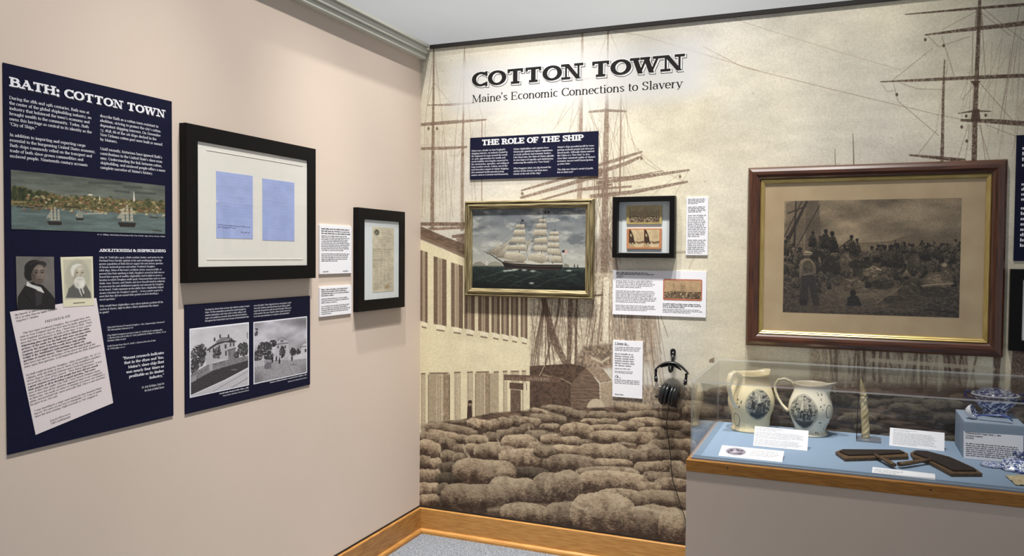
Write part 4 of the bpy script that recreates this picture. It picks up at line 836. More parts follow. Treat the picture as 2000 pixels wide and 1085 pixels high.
def house(kind):
    if kind == 0:
        c = Cv(380, 380, [(106, 335), (603, 285), (603, 822), (108, 908)], (196, 194, 200), 51); R = random.Random(1); c.a *= 1 + .12 * (c.noise((120, 80), 3)[..., None] - .5)
        c.poly([(232, 520), (260, 490), (330, 450), (450, 425), (500, 440), (490, 470), (500, 590), (360, 600), (240, 640)], (176, 174, 180), 1, 2); c.poly([(240, 510), (320, 455), (360, 440), (430, 432), (455, 408), (470, 428), (502, 442), (470, 452), (400, 448), (330, 470), (250, 520)], (64, 62, 66), 1, 2); c.poly([(320, 440), (370, 405), (440, 400), (455, 420), (400, 432), (330, 452)], (122, 120, 126), 1, 2)
        for x, y in ((310, 405), (358, 378), (430, 380)): c.poly([(x - 6, y), (x + 6, y), (x + 8, y + 30), (x - 8, y + 32)], (70, 68, 72))
        for x, y, w, h in ((268, 520, 10, 24), (300, 510, 12, 26), (350, 490, 14, 30), (405, 485, 16, 34), (448, 470, 12, 30), (475, 468, 12, 30), (408, 545, 14, 40), (440, 545, 14, 40), (300, 570, 10, 24)): c.poly([(x - w / 2, y - h / 2), (x + w / 2, y - h / 2), (x + w / 2, y + h / 2), (x - w / 2, y + h / 2)], (58, 56, 60), .9); c.line([(x - w / 2 - 3, y - h / 2 - 3), (x + w / 2 + 3, y - h / 2 - 3)], 3, (120, 118, 122))
        c.poly([(425, 525), (490, 505), (490, 600), (430, 600)], (110, 108, 112), .8, 3); c.line([(420, 520), (495, 500)], 8, (70, 68, 72))
        for cx, cy, rx, ry, n in ((170, 570, 60, 100, 260), (200, 520, 40, 60, 120), (330, 540, 34, 50, 90), (560, 510, 50, 60, 200), (130, 650, 40, 60, 120), (500, 560, 24, 30, 40)):
            for _ in range(n):
                a, q = R.uniform(0, 6.28), R.random() ** .5; g = R.choice([40, 50, 66, 84]); c.ell(cx + rx * q * math.cos(a), cy + ry * q * math.sin(a), R.uniform(4, 9), R.uniform(4, 8), (g, g, g + 2), .8, 2)
        c.line([(597, 370), (600, 410)], 16, (120, 118, 124), .8, 6)
        c.poly([(105, 720), (250, 640), (420, 600), (605, 570), (605, 620), (300, 690), (105, 790)], (120, 118, 122), 1, 3, tex=.8, cell=2); c.poly([(105, 790), (300, 690), (605, 610), (605, 680), (400, 780), (108, 905)], (62, 60, 64), 1, 3, tex=.3); c.ell(480, 690, 30, 8, (110, 108, 112), .8, 3)
        c.poly([(108, 912), (400, 790), (605, 680), (605, 830)], (186, 184, 190), 1, 2, tex=.1); c.line([(108, 900), (400, 778), (605, 676)], 8, (216, 214, 220)); c.line([(300, 870), (605, 705)], 5, (120, 118, 124), .8); c.line([(450, 850), (605, 765)], 5, (100, 98, 104), .8)
        for k in range(14): c.poly([(190 + 12 * k, 720 - 5.5 * k), (194 + 12 * k, 718 - 5.5 * k), (194 + 12 * k, 735 - 5.5 * k), (190 + 12 * k, 738 - 5.5 * k)], (160, 158, 162), .8)
        c.poly([(112, 745), (155, 720), (155, 770), (112, 790)], (150, 148, 152), .9); c.poly([(262, 640), (290, 625), (296, 690), (262, 690)], (168, 166, 170), .9, 2)
    else:
        c = Cv(380, 420, [(672, 265), (1115, 232), (1115, 712), (672, 795)], (176, 174, 182), 53); R = random.Random(2); c.a *= 1 + .35 * (c.noise((110, 70), 3)[..., None] - .5); c.ell(1080, 270, 110, 60, (96, 94, 100), .8, glow=True); c.ell(700, 300, 60, 60, (140, 138, 146), .5, glow=True)
        c.poly([(850, 580), (850, 450), (870, 425), (905, 396), (935, 420), (965, 440), (965, 570)], (180, 178, 186), 1, 2); c.poly([(850, 455), (960, 445), (965, 455), (850, 466)], (96, 94, 100), .9); c.line([(870, 430), (905, 398), (938, 425)], 5, (90, 88, 94)); c.poly([(892, 430), (908, 412), (922, 430), (920, 442), (894, 442)], (110, 108, 114))
        for x in (875, 905, 935): c.poly([(x - 6, 472), (x + 6, 471), (x + 6, 494), (x - 6, 495)], (52, 50, 56), .9)
        c.poly([(1070, 560), (1070, 490), (1095, 462), (1118, 460), (1118, 560)], (190, 188, 194), 1, 2); c.line([(1060, 492), (1120, 485)], 6, (80, 78, 84)); c.poly([(1100, 510), (1116, 508), (1116, 535), (1100, 537)], (60, 58, 64))
        for cx, cy, rx, ry, n in ((760, 490, 60, 60, 220), (830, 450, 26, 30, 60), (700, 560, 40, 50, 110), (795, 560, 40, 40, 100), (910, 530, 24, 50, 80), (1000, 530, 24, 34, 70), (1045, 530, 20, 24, 40), (690, 350, 14, 40, 20)):
            for _ in range(n):
                a, q = R.uniform(0, 6.28), R.random() ** .5; g = R.choice([34, 44, 56, 78]); c.ell(cx + rx * q * math.cos(a), cy + ry * q * math.sin(a), R.uniform(4, 8), R.uniform(4, 8), (g, g, g + 3), .8, 2)
        c.poly([(672, 600), (760, 590), (900, 600), (1116, 590), (1116, 715), (672, 800)], (150, 148, 154), 1, 3, tex=.25, cell=4); c.ell(690, 760, 60, 60, (90, 88, 94), .6, glow=True); c.ell(1100, 690, 40, 40, (104, 102, 108), .5, glow=True)
        for k in range(4): c.line([(672, 606 + 14 * k), (755, 598 + 13 * k)], 5, (206, 204, 210), .9); c.line([(960, 572 + 11 * k), (1116, 552 + 13 * k)], 4, (206, 204, 210), .9)
        for k in range(4): c.line([(690 + 20 * k, 600), (690 + 20 * k, 650)], 4, (206, 204, 210), .8)
        for x, y, h in ((886, 632, 60), (992, 612, 55), (826, 620, 60), (860, 606, 44)): c.poly([(x - 5, y), (x - 7, y - h * .6), (x - 3, y - h * .8), (x + 4, y - h * .8), (x + 7, y - h * .5), (x + 4, y)], (40, 38, 42)); c.ell(x, y - h * .9, 4, 6, (40, 38, 42))
        c.line([(980, 642), (1030, 642)], 5, (80, 78, 84), .8); c.poly([(755, 650), (780, 610), (820, 620), (815, 672), (765, 675)], (84, 82, 88), .7, 4, tex=.8)
    c.grain(.10, 1.5); return c.image('house_print')

def letter(kind):
    q = [(232, 360), (460, 395), (458, 788), (230, 778)] if kind == 0 else [(520, 408), (720, 436), (716, 800), (518, 792)]
    c = Cv(240, 400, [(0, 0), (1, 0), (1, 1), (0, 1)], (166, 180, 226), 61 + kind); R = random.Random(70 + kind); c.a *= 1 + .05 * (c.noise(50, 3)[..., None] - .5)
    for y in ((.2, .34, .44, .70) if kind == 0 else (.1, .33, .5, .78)): c.line([(0, y), (1, y + .015)], .006, (190, 202, 240), .8, 2); c.line([(0, y + .012), (1, y + .027)], .005, (134, 150, 202), .6, 2)
    y = .06
    while y < (.75 if kind == 0 else .8):
        x = R.uniform(.06, .2); e = R.uniform(.75, .96)
        p = [(x, y)]
        while x < e: x += .012; p.append((x, y + .018 * (x) + R.uniform(-.006, .006)))
        c.line(p, .0035, (112, 124, 178), .5 if kind else .38, 1); y += .036 if kind else .045
    if kind == 0:
        for y, x0, x1 in ((.80, .04, .92), (.835, .03, .52), (.885, .66, .92)):
            x = x0; p = []
            while x < x1: p.append((x, y + .02 * x + R.uniform(-.012, .010))); x += .011
            c.line(p, .006, (46, 52, 92), .9, 1)
        c.poly([(-.02, .435), (.06, .45), (-.02, .47)], (228, 226, 222))
    return c.image('letter_paper')

def manifest():
    c = Cv(220, 560, [(0, 0), (1, 0), (1, 1), (0, 1)], (208, 200, 178), 77); R = random.Random(8); c.a *= 1 + .12 * (c.noise(40, 3)[..., None] - .5)
    c.ell(.19, .08, .12, .045, (74, 72, 62), .9, 2)
    for k in range(30): c.ell(.19 + R.uniform(-.08, .08), .08 + R.uniform(-.03, .03), .02, .007, (150, 146, 126), .6, 1.5)
    for y, x0, x1 in ((.04, .38, .5), (.05, .62, .9), (.075, .38, .9), (.095, .4, .92), (.11, .75, .9), (.16, .34, .95), (.19, .3, .95), (.22, .34, .95), (.26, .38, .6), (.275, .36, .96), (.30, .38, .8)):
        x = x0
        while x < x1: c.line([(x, y), (min(x + .05, x1), y + R.uniform(-.003, .003))], .005, (96, 88, 72), .75, 1); x += .065
    c.line([(.02, .335), (.98, .335)], .005, (90, 82, 68), .8, 1); c.line([(.02, .505), (.98, .505)], .004, (90, 82, 68), .8, 1)
    for k in range(40):
        y = .35 + k * .0158; c.line([(.02, y), (.98, y)], .002, (150, 142, 120), .6, 1)
        for a, b in ((.04, .32), (.38, .5), (.55, .66), (.7, .92)):
            if R.random() < .8:
                x = a
                while x < b * R.uniform(.8, 1): c.line([(x, y - .006), (x + .03, y - .006 + R.uniform(-.004, .003))], .005, (104, 94, 76), .7, 1); x += .04
    for x in (.36, .53, .68): c.line([(x, .34), (x, .97)], .004, (130, 120, 100), .7, 1)
    c.ell(.68, .92, .1, .03, (160, 136, 92), .6, 4); c.ell(.62, .94, .04, .012, (130, 104, 66), .6, 3)
    return c.image('shipping_paper')

def stereo(kind):
    bd, ph = {0: ((186, 166, 104), (176, 160, 126)), 1: ((196, 132, 88), (206, 184, 146)), 2: ((178, 108, 84), (178, 150, 116))}[kind]
    c = Cv(360, 190, [(0, 0), (2, 0), (2, 1), (0, 1)], bd, 90 + kind); R = random.Random(90 + kind); c.a *= 1 + .1 * (c.noise(30, 3)[..., None] - .5)
    for h in (0, 1) if kind < 2 else (0,):
        x0 = (.13 if h == 0 else 1.01) if kind < 2 else .06; w = .86 if kind < 2 else 1.88
        c.poly([(x0, .06), (x0 + w, .06), (x0 + w, .92), (x0, .92)], ph, 1, 1.5, tex=.1, cell=20); X = lambda u: x0 + u * w
        R = random.Random(90 + kind)
        if kind == 1:
            c.poly([(X(0), .06), (X(.12), .06), (X(.3), .36), (X(.36), .62), (X(.3), .74), (X(0), .74)], (66, 48, 36), 1, 2, tex=.5); c.poly([(X(.08), .24), (X(.2), .3), (X(.2), .42), (X(.08), .38)], (190, 168, 132), .9, 2); c.poly([(X(0), .72), (X(.3), .7), (X(.5), .92), (X(0), .92)], (180, 158, 122), 1, 3)
            for u, t in ((.55, .12), (.66, .1), (.78, .14), (.9, .2)): c.line([(X(u), t), (X(u), .62)], .012, (140, 116, 88), .8)
            for k in range(14): c.line([(X(R.uniform(.5, .95)), R.uniform(.1, .3)), (X(R.uniform(.45, .98)), R.uniform(.45, .62))], .006, (150, 128, 98), .6)
            c.poly([(X(.42), .62), (X(.7), .66), (X(1), .6), (X(1), .72), (X(.6), .76)], (104, 82, 62), .9, 3)
            for k in range(14): c.ell(X(R.uniform(.1, .45)), R.uniform(.5, .76), .03, .05, (60, 44, 34), .8, 2)
            for k in range(10): c.ell(X(R.uniform(.3, .95)), R.uniform(.74, .9), .05, .03, (222, 204, 168), .6, 2)
        else:
            for k in range(7 if kind == 0 else 5):
                u = (.06 + .15 * k) if kind == 0 else (.25, .46, .5, .55, .74)[k]; t = R.uniform(.08, .3); c.line([(X(u), t), (X(u), .66)], .012, (90, 74, 56), .85)
                for q in range(3): c.line([(X(u - .06), t + .1 + .1 * q), (X(u + .06), t + .1 + .1 * q + R.uniform(-.02, .02))], .01, (96, 80, 62), .8)
                for q in range(4): c.line([(X(u), t), (X(u + R.uniform(-.12, .12)), .66)], .006, (120, 102, 80), .6)
            c.poly([(X(0), .62), (X(.3), .56), (X(.6), .6), (X(1), .58), (X(1), .92), (X(0), .92)], (104, 86, 68), 1, 3, tex=.6)
            for k in range(90): g = R.choice([(46, 37, 30), (66, 54, 43), (168, 150, 120), (196, 178, 144)]); c.ell(X(R.random()), R.uniform(.6, .9), R.uniform(.015, .05), R.uniform(.012, .035), g, .85, 1.5)
    return c.image('stereo_print')

def jug_print(kind):
    base = (232, 217, 178) if kind == 0 else (236, 227, 205)
    c = Cv(1280, 640, [(-180, 1), (180, 1), (180, 0), (-180, 0)], base, 100 + kind); R = random.Random(100 + kind); c.a *= 1 + .05 * (c.noise(120, 2)[..., None] - .5)
    cx, cy, rx, ry = (21, .50, 35, .27) if kind == 0 else (-22, .475, 42, .345)
    K = (52, 52, 50)
    c.ell(cx, cy, rx, ry, (120, 116, 104), 1, 2); c.ell(cx, cy, rx * .975, ry * .985, base, 1, 2); c.ell(cx, cy, rx * .93, ry * .94, (168, 163, 147), 1, 3)
    def inn(u, v): return (cx + u * rx * .9, cy + v * ry * .92)
    def P(l): return [inn(*q) for q in l]
    for k in range(330):
        a, q = R.uniform(0, 6.28), R.random() ** .5; u, v = q * math.cos(a), q * math.sin(a)
        if v > -.1 and abs(u) < .16 and v < .62: continue
        g = R.choice([(48, 48, 46), (70, 70, 66), (104, 101, 92), (196, 190, 170)]) if (v < .25 or abs(u) > .3) else R.choice([(90, 88, 80), (206, 199, 178), (176, 170, 152)])
        p = inn(u, v); c.ell(p[0], p[1], R.uniform(1, 4), R.uniform(.006, .022), g, .7, 2, R.uniform(0, 90) * 0)
    c.poly(P([(-.12, .1), (0, .78), (.12, .1)]), (214, 207, 186), 1, 2); c.ell(*inn(.02, .05), 3.2, .03, K, 1, 2)
    for u, v, s in ((-.55, .05, 1), (-.42, -.05, .9), (.1, -.3, 1.1), (.4, -.25, 1), (-.1, -.2, .9), (.62, .1, .8)):
        x, y = inn(u, v); c.poly([(x - 3 * s, y - .06 * s), (x + 3 * s, y - .06 * s), (x + 1.8 * s, y + .05 * s), (x - 1.8 * s, y + .05 * s)], R.choice([K, (200, 194, 174), (90, 88, 80)]), 1, 2); c.ell(x, y + .065 * s, 1.8, .017, K, 1, 2)
    c.poly(P([(-.8, -.55), (.8, -.5), (.55, -.8), (0, -.98), (-.55, -.82)]), (40, 41, 40), .85, 4, tex=.6); c.line(P([(-.7, -.5), (0, -.62), (.75, -.45)]), .012, (150, 146, 132), .8)
    for t in range(60):
        a = t / 60 * 6.28; c.ell(cx + rx * .96 * math.cos(a), cy + ry * .965 * math.sin(a), .9, .006, (120, 116, 104), .7, 1.5)
    for mx, my, mr, mh in (((-46, .205, 13, .115),) if kind == 0 else ((58, .50, 15, .125), (66, .19, 14, .075))):
        c.ell(mx, my, mr, mh, (86, 84, 78), 1, 2); c.ell(mx, my, mr * .84, mh * .9, base, 1, 2)
        for k in range(6): c.line([(mx - mr * .5, my + mh * (.5 - .2 * k)), (mx + mr * .45 * R.uniform(.6, 1), my + mh * (.5 - .2 * k))], .006, (120, 116, 102), .8)
    for sx, sy in (((-32, .58), (-26, .52), (-38, .50), (-30, .46)) if kind == 0 else ((24, .84), (38, .82), (33, .74), (30, .58), (40, .62), (31, .3), (36, .26), (24, .1), (30, .06))):
        for k in range(3): c.ell(sx + R.uniform(-3, 3), sy + R.uniform(-.03, .03), R.uniform(.8, 2.2), R.uniform(.006, .018), (70, 68, 62), .85, 1.5)
    return c.image('jug_transfer')

def oval_photo():
    c = Cv(120, 90, [(-1, -1), (1, -1), (1, 1), (-1, 1)], (228, 226, 228), 120); c.ell(0, 0, .9, .85, (150, 142, 156), 1, 2); R = random.Random(7)
    for k in range(26): c.ell(R.uniform(-.6, .6), R.uniform(-.5, .5), R.uniform(.1, .25), R.uniform(.08, .2), R.choice([(52, 48, 58), (92, 86, 98), (186, 178, 190)]), .7, 3)
    c.ell(-.1, .1, .2, .3, (198, 190, 200), .8, 5); return c.image('oval_print')

def blue_print(seed, dens=1.0):
    c = Cv(512, 256, [(0, 0), (2, 0), (2, 1), (0, 1)], (222, 226, 236), seed); R = random.Random(seed)
    n = c.noise(14, 3)[..., None]; m = np.clip((n - (.36 if dens >= 1 else .47)) * 5, 0, 1); c.a[:] = c.a * (1 - m) + np.array([44, 56, 116] if dens >= 1 else [70, 92, 160]) * m
    for k in range(260): c.ell(R.uniform(0, 2), R.random(), R.uniform(.01, .05), R.uniform(.01, .04), R.choice([(26, 34, 84), (50, 68, 132), (214, 220, 234)] if dens < 1 or k % 3 == 0 else [(22, 30, 74), (36, 48, 104)]), .75, 2)
    return c.image('blue_transfer')

# ------------------------------------------------------------------ materials of the place
M = {}
M['paint'] = pm('wall_paint', (212, 196, 183), .75, .012, 3, spec=.25)
M['ceil'] = pm('ceiling_paint', (208, 209, 208), .9, .01, 2, spec=.1)
M['trimw'] = pm('trim_paint', (205, 205, 196), .6, .02, 6, spec=.3)
M['carpet'] = pm('carpet_loop', (158, 163, 170), .95, .2, 260, bump=.6, spec=.1, c2=(58, 62, 70), detail=6, contrast=(.38, .64))
M['oak'] = pm('honey_oak', (200, 150, 84), .38, .1, 14, (1.2, 1.2, 14), c2=(160, 110, 54), spec=.4, contrast=(.3, .75))
M['oakrail'] = pm('oak_rail', (176, 124, 60), .4, .1, 16, (1.2, 14, 14), c2=(138, 92, 40), spec=.4)
M['dark'] = pm('dark_reveal', (34, 30, 28), .7, .05, 20)
M['black'] = pm('black_frame', (15, 14, 14), .45, .08, 40, spec=.15)
M['hpblack'] = pm('black_plastic', (20, 21, 23), .36, .1, 60, spec=.5)
M['leather'] = pm('black_leather', (22, 25, 29), .3, .15, 120, bump=.25, spec=.55)
M['steel'] = pm('steel', (190, 188, 184), .25, .05, 40, metal=1)
M['navy'] = pm('navy_print', (18, 21, 50), .55, .10, 160, spec=.16, c2=(13, 15, 39))
M['white'] = pm('white_print', (232, 232, 240), .6, .01, 30, spec=.2)
M['offwhite'] = pm('white_vinyl', (236, 236, 236), .55, .01, 30, spec=.2)
M['ink'] = pm('black_print', (24, 22, 22), .5, .03, 30, spec=.3)
M['grey'] = pm('grey_print', (96, 96, 102), .6, .03, 30)
M['ltgrey'] = pm('pale_print', (150, 150, 156), .6, .03, 30)
M['card'] = pm('label_card', (236, 236, 242), .6, .008, 12, spec=.2)
M['page'] = pm('document_page', (226, 216, 218), .7, .015, 10, spec=.2)
M['mat'] = pm('mat_board', (232, 229, 222), .8, .01, 60, spec=.15)
M['matcool'] = pm('mat_board_cool', (222, 228, 229), .8, .01, 60, spec=.15)
M['tanmat'] = pm('toned_paper', (188, 167, 134), .75, .03, 7, spec=.15, c2=(174, 152, 120))
M['gilt'] = pm('worn_gilt', (186, 172, 128), .42, .3, 6, (70, 1.2, 1), c2=(64, 50, 30), metal=.3, uv=True, detail=6, contrast=(.40, .66), bump=.3)
M['gold'] = pm('gilt_slip', (196, 174, 112), .32, .1, 6, (40, 2, 1), c2=(160, 134, 76), metal=.55, uv=True)
M['walnut'] = pm('polished_walnut', (92, 47, 20), .3, .3, 5, (30, 1.4, 1), c2=(42, 19, 8), uv=True, spec=.5, coat=.5, contrast=(.3, .7))
M['deck'] = pm('blue_cloth', (140, 160, 184), .9, .05, 220, spec=.15, bump=.15)
M['riser'] = pm('grey_blue_cloth', (150, 164, 182), .9, .06, 260, spec=.15, bump=.15)
M['glass'] = glass('picture_glass', f0=.035)
M['acrylic'] = glass('clear_acrylic', (.985, .99, .99), .02, .72)
M['acedge'] = edge_mat('acrylic_edge')
M['ivory'] = pm('carved_ivory', (224, 209, 170), .45, .12, 22, (1, 1, .6), bump=.9, c2=(176, 156, 112))
M['clearbase'] = pm('grey_acrylic', (120, 128, 142), .15, .03, 20, spec=.6)
M['cardwood'] = pm('worn_wood', (108, 84, 58), .55, .2, 20, (1, 6, 6), c2=(70, 52, 36), bump=.2)
M['cardpad'] = pm('card_leather', (48, 34, 26), .85, .25, 120, bump=.8, c2=(26, 18, 14))
M['cream'] = pm('cream_glaze', (234, 222, 190), .2, .03, 12, spec=.55)
M['whiteglaze'] = pm('white_glaze', (226, 229, 236), .15, .03, 12, spec=.6)
M['scrap'] = pm('textile_scrap', (206, 194, 162), .8, .15, 60, c2=(170, 150, 112), bump=.4)

# ------------------------------------------------------------------ the room
RX, RZ = 4.3, 2.74
mb = MB(); mb.box((-.6, -6.2, -.08), (RX, .3, 0)); struct('floor', mb, M['carpet'])
mb = MB(); mb.box((-9, -6.5, 5.2), (9, 13, 5.3)); struct('ceiling', mb, M['ceil'])
mb = MB(); mb.box((-.13, -6.2, 0), (0, .13, RZ)); struct('wall_left', mb, M['paint'])
mb = MB(); mb.box((0, 0, 0), (RX, .13, RZ), mi=1)
mb.f = [f for f in mb.f]
# the mural is printed on the face of this wall
mb.f.pop(2); mb.uv.pop(2); mb.mi.pop(2); mb.sm.pop(2)
mb.face([(0, 0, 0), (RX, 0, 0), (RX, 0, RZ), (0, 0, RZ)], [(0, 0), (RX / MX1, 0), (RX / MX1, 1), (0, 1)], 0)
M['mural'] = im('mural_paper', mural(), .6, .25, 'MIRROR')
struct('wall_right', mb, [M['mural'], M['paint']])
def base_profile(along, a0, a1):
    pr = [(0, .139), (.0155, .139), (.018, .136), (.018, .026), (.024, .025), (.031, .019), (.034, .011), (.034, 0)]
    mb = MB()
    for k in range(len(pr) - 1):
        (o0, z0), (o1, z1) = pr[k], pr[k + 1]
        if along == 'y': q = [(o0, a1(o0), z0), (o0, a0, z0), (o1, a0, z1), (o1, a1(o1), z1)]
        else: q = [(a0(o0), -o0, z0), (a0(o1), -o1, z1), (a1, -o1, z1), (a1, -o0, z0)]
        mb.face(q if along == 'y' else q[::-1])
    return mb
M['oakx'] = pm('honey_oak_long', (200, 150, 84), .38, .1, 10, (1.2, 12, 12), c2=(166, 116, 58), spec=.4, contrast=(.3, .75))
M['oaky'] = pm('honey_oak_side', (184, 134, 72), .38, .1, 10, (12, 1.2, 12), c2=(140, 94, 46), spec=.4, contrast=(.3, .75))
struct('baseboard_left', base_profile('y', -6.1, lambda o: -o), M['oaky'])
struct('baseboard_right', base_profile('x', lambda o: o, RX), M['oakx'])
# dark reveals above the baseboards and along the top of the mural wall
mb = MB(); mb.box((0, -6.1, .139), (.003, 0, .148)); struct('trim_1', mb, M['dark'])
mb = MB(); mb.box((.003, -.003, .139), (RX, 0, .149)); struct('trim_2', mb, M['dark'])
mb = MB(); mb.box((.058, -.010, 2.722), (RX, 0, 2.742)); struct('trim_3', mb, M['dark'])
# moulded header along the top of the left wall
pr = [(0, 2.664), (.032, 2.664), (.036, 2.668), (.036, 2.684), (.029, 2.686), (.029, 2.692), (.046, 2.694), (.049, 2.718), (.042, 2.720), (.042, 2.726), (.060, 2.728), (.062, 2.742), (0, 2.742)]
mb = MB(); n = len(pr)
for k in range(n):
    (x0, z0), (x1, z1) = pr[k], pr[(k + 1) % n]
    mb.face([(x0, -6.1, z0), (x1, -6.1, z1), (x1, -.012, z1), (x0, -.012, z0)])
mb.face([(x, -.012, z) for x, z in pr]); mb.face([(x, -6.1, z) for x, z in pr][::-1]); struct('trim_4', mb, M['trimw'])

# ------------------------------------------------------------------ helpers for things hung flat on a wall
def cr(ox, oy, sc): return lambda x, y: (ox + x / sc, oy + y / sc)
def board(pl, name, mats, u0, u1, v0, v1, th, parent, h0=0):
    mb = MB(); mb.prism(pl, [(u0, v0), (u1, v0), (u1, v1), (u0, v1)], h0, th); return obj(name, mb, mats, parent)
def quad_mb(pl, pts, h0, h1, mi=0, mb=None):
    """pts: photo points TL, TR, BR, BL, taken at height h1"""
    mb = mb or MB(); q = [pl.hit(p, h1) for p in pts]
    mb.prism(pl, [q[3], q[2], q[1], q[0]], h0, h1, mi, [(0, 0), (1, 0), (1, 1), (0, 1)]); return mb
def rect_of(pl, pts, h):
    q = np.array([pl.hit(p, h) for p in pts]); return ((q[0, 0] + q[3, 0]) / 2, (q[1, 0] + q[2, 0]) / 2, (q[2, 1] + q[3, 1]) / 2, (q[0, 1] + q[1, 1]) / 2)
def heading3(mb, pl, t, p0, p1, cap, h, d=.085, cols=(0, 1, 2), sty='slab'):
    """display capitals with an outlined drop behind them: material slots (face, gap, outline)"""
    u0, v0 = pl.hit(p0); u1, _ = pl.hit(p1); xs = (u1 - u0) / (line_w(t, sty, .06) * cap)
    for k, (dx, st, ci) in enumerate(((d, sty + 'fat', cols[2]), (d, sty, cols[1]), (0, sty + 'fat', cols[1]), (0, sty, cols[0]))):
        draw_line(mb, pl, t, u0 + dx * cap, v0 - dx * cap, cap, st, xs, h + .0004 * k, track=.06, mi=ci)

# ------------------------------------------------------------------ left wall: tall navy panel
c1, c2 = cr(0, 110, 2.931), cr(0, 470, 2.583)
t = thing('exhibit_panel', (0, -2.116, .996), 'tall navy text panel headed BATH: COTTON TOWN with pictures and a tilted page', 'exhibit panel')
board(LW, 'board', M['navy'], -2.423, -1.809, .996, 2.1125, .004, t, .0015)
mb = MB(); heading3(mb, LW, 'BATH: COTTON TOWN', c1(49, 171), c1(938, 352), .0268, .0045, .075)
obj('heading_lettering', mb, [M['white'], M['navy'], M['ltgrey']], t)
mb = MB(); text(mb, LW, ['ABOLITIONISM & SHIPBUILDING'], c2(501, 55), c2(835, 58), cap=.0098, sty='slab', h=.0045, off=.004); obj('subheading_lettering', mb, M['white'], t)
mb = MB()
text(mb, LW, ['During the 18th and 19th centuries, Bath was at', 'the center of the global shipbuilding industry, an', 'industry that bolstered the town’s economy and', 'brought wealth to the community. Today, Bath', 'owns this heritage as central to its identity as the', '“City of Ships.”', '',
  'In addition to importing and exporting cargo', 'essential to the burgeoning United States economy,', 'Bath ships commonly relied on the transport and', 'trade of both slave-grown commodities and', 'enslaved people. Nineteenth-century accounts'], c1(52, 243), c1(545, 470), c1(60, 577), off=.004, h=.0045)
text(mb, LW, ['describe Bath as a cotton town resistant to', 'abolition, striving to protect the city’s cotton-', 'dependent shipping interests. On November', '27, 1858, 66 of the 116 ships docked in the', 'New Orleans cotton port were built or owned', 'by Mainers.', '',
  'Until recently, historians have ignored Bath’s', 'contributions to the United State’s slave econ-', 'omy. Understanding the link between cotton,', 'shipbuilding, and enslaved people offers a more', 'complete narrative of Maine’s history.'], c1(572, 346), c1(946, 660), c1(577, 642), off=.004, h=.0045)
text(mb, LW, ['John M. Todd (1821-1917), a Bath resident, barber, and writer for the', 'Portland Press Herald, explains in his 1906 autobiography that the', 'greater population of Bath did not support the anti-slavery speeches', 'of former enslaved person and author, Frederick Douglass', '(1818-1895). Many of the town’s residents strove, unsuccessfully, to', 'prevent him from speaking in Bath. Douglass’s arrival in Bath was so',
  'feared that a group of wealthy shipbuilders had to fight to secure a', 'location in which Douglass could speak. Renowned men such as Amos', 'Soule, Isaac Swasey, and Charles and Jesse Russell stood in solidarity', 'to overcome the anti-abolitionist majority and advocate for Douglass', 'to be heard. Todd comments on the oddity that a shipbuilder helped', 'secure a location for Douglass’s speech, “...it was a great surprise to', 'most that they did not consult their pockets at all in deciding a', 'moral question.”', '',
  'Why would these shipbuilders, men whose industry profited off the', 'system of slavery, fight to allow a Black abolitionist the chance', 'to speak?'], c2(500, 88), c2(834, 120), c2(504, 366), off=.004, h=.0045)
text(mb, LW, ['*“Recent research indicates', '*that in the 1850s and ’60s,', '*Maine’s slave ship fleet', '*was nearly four times as', '*profitable as its timber', '*industry.”'], c2(612, 600), c2(827, 585), c2(640, 716), off=.004, h=.0045, align='r')
text(mb, LW, ['–Dr. Kate McMahon, Center for', 'the Study of Global Slavery'], c2(712, 745), c2(828, 738), c2(730, 760), off=.004, h=.0045, align='r')
text(mb, LW, ['(Top Left) Portrait of Frederick Douglass, c. 1855, Daguerreotype, Courtesy of', 'The Metropolitan Museum of Art', '', '(Top Right) Frontispiece portrait of John M. Todd from his autobiography,', 'A Sketch of the Life of John M. Todd, published by William W. Roberts, Co. in', 'Portland, Maine in 1906', '', '(Left) Excerpt from John M. Todd’s A Sketch of the Life of John', 'M. Todd, pages 120-121'], c2(540, 440), c2(836, 425), c2(545, 548), off=.004, h=.0045, slant=.2)
text(mb, LW, ['H. A. Hilling, Detail from Panorama of the City of Bath, 1849, Oil on Canvas, Maine'], c1(556, 1022), c1(944, 1034), cap=.0042, off=.004, h=.0045, slant=.2)
obj('body_text', mb, M['white'], t)
mb = MB(); u0, u1, v0, v1 = rect_of(LW, [c1(60, 645), c1(945, 742), c1(945, 1018), c1(68, 985)], .005); mb.prism(LW, [(u0, v0), (u1, v0), (u1, v1), (u0, v1)], .003, .005, 0, [(0, 0), (1, 0), (1, 1), (0, 1)])
obj('printed_view', mb, im('bay_view', bay_painting(), .5), t, label='printed painting of a harbour town with sailing ships')
page = [c2(50, 358), c2(486, 288), c2(571, 817), c2(180, 978)]
pg = obj('document_page', quad_mb(LW, page, .003, .0048), M['page'], t, label='tilted pale document page')
mb = MB(); pa = LW.hit(page[0], .005); pb = LW.hit(page[3], .005); ang = math.atan2(pb[0] - pa[0], pa[1] - pb[1])
pc = LW.hit(page[1], .005); angt = math.atan2(pc[1] - pa[1], pc[0] - pa[0]); angp = (ang + angt) / 2
def ptext(lines, p0, wid, pitch, cap, **k):
    u, v = LW.hit(p0, .005); W_ = max(line_w(l.replace('*', ''), 'reg') for l in lines if l); xs = wid / (W_ * cap); ca, sa = math.cos(angp), math.sin(angp)
    for i, l in enumerate(lines):
        if not l: continue
        st = 'bold' if l[0] == '*' else 'reg'; l = l.lstrip('*'); dx = 0
        if l[0] == '~': l = l[1:]; dx = pitch * 1.2
        draw_line(mb, LW, l, u + pitch * i * sa + dx * ca, v - pitch * i * ca + dx * sa, cap, st, xs * (.9 if st == 'bold' else 1), .0052, angp, **k)
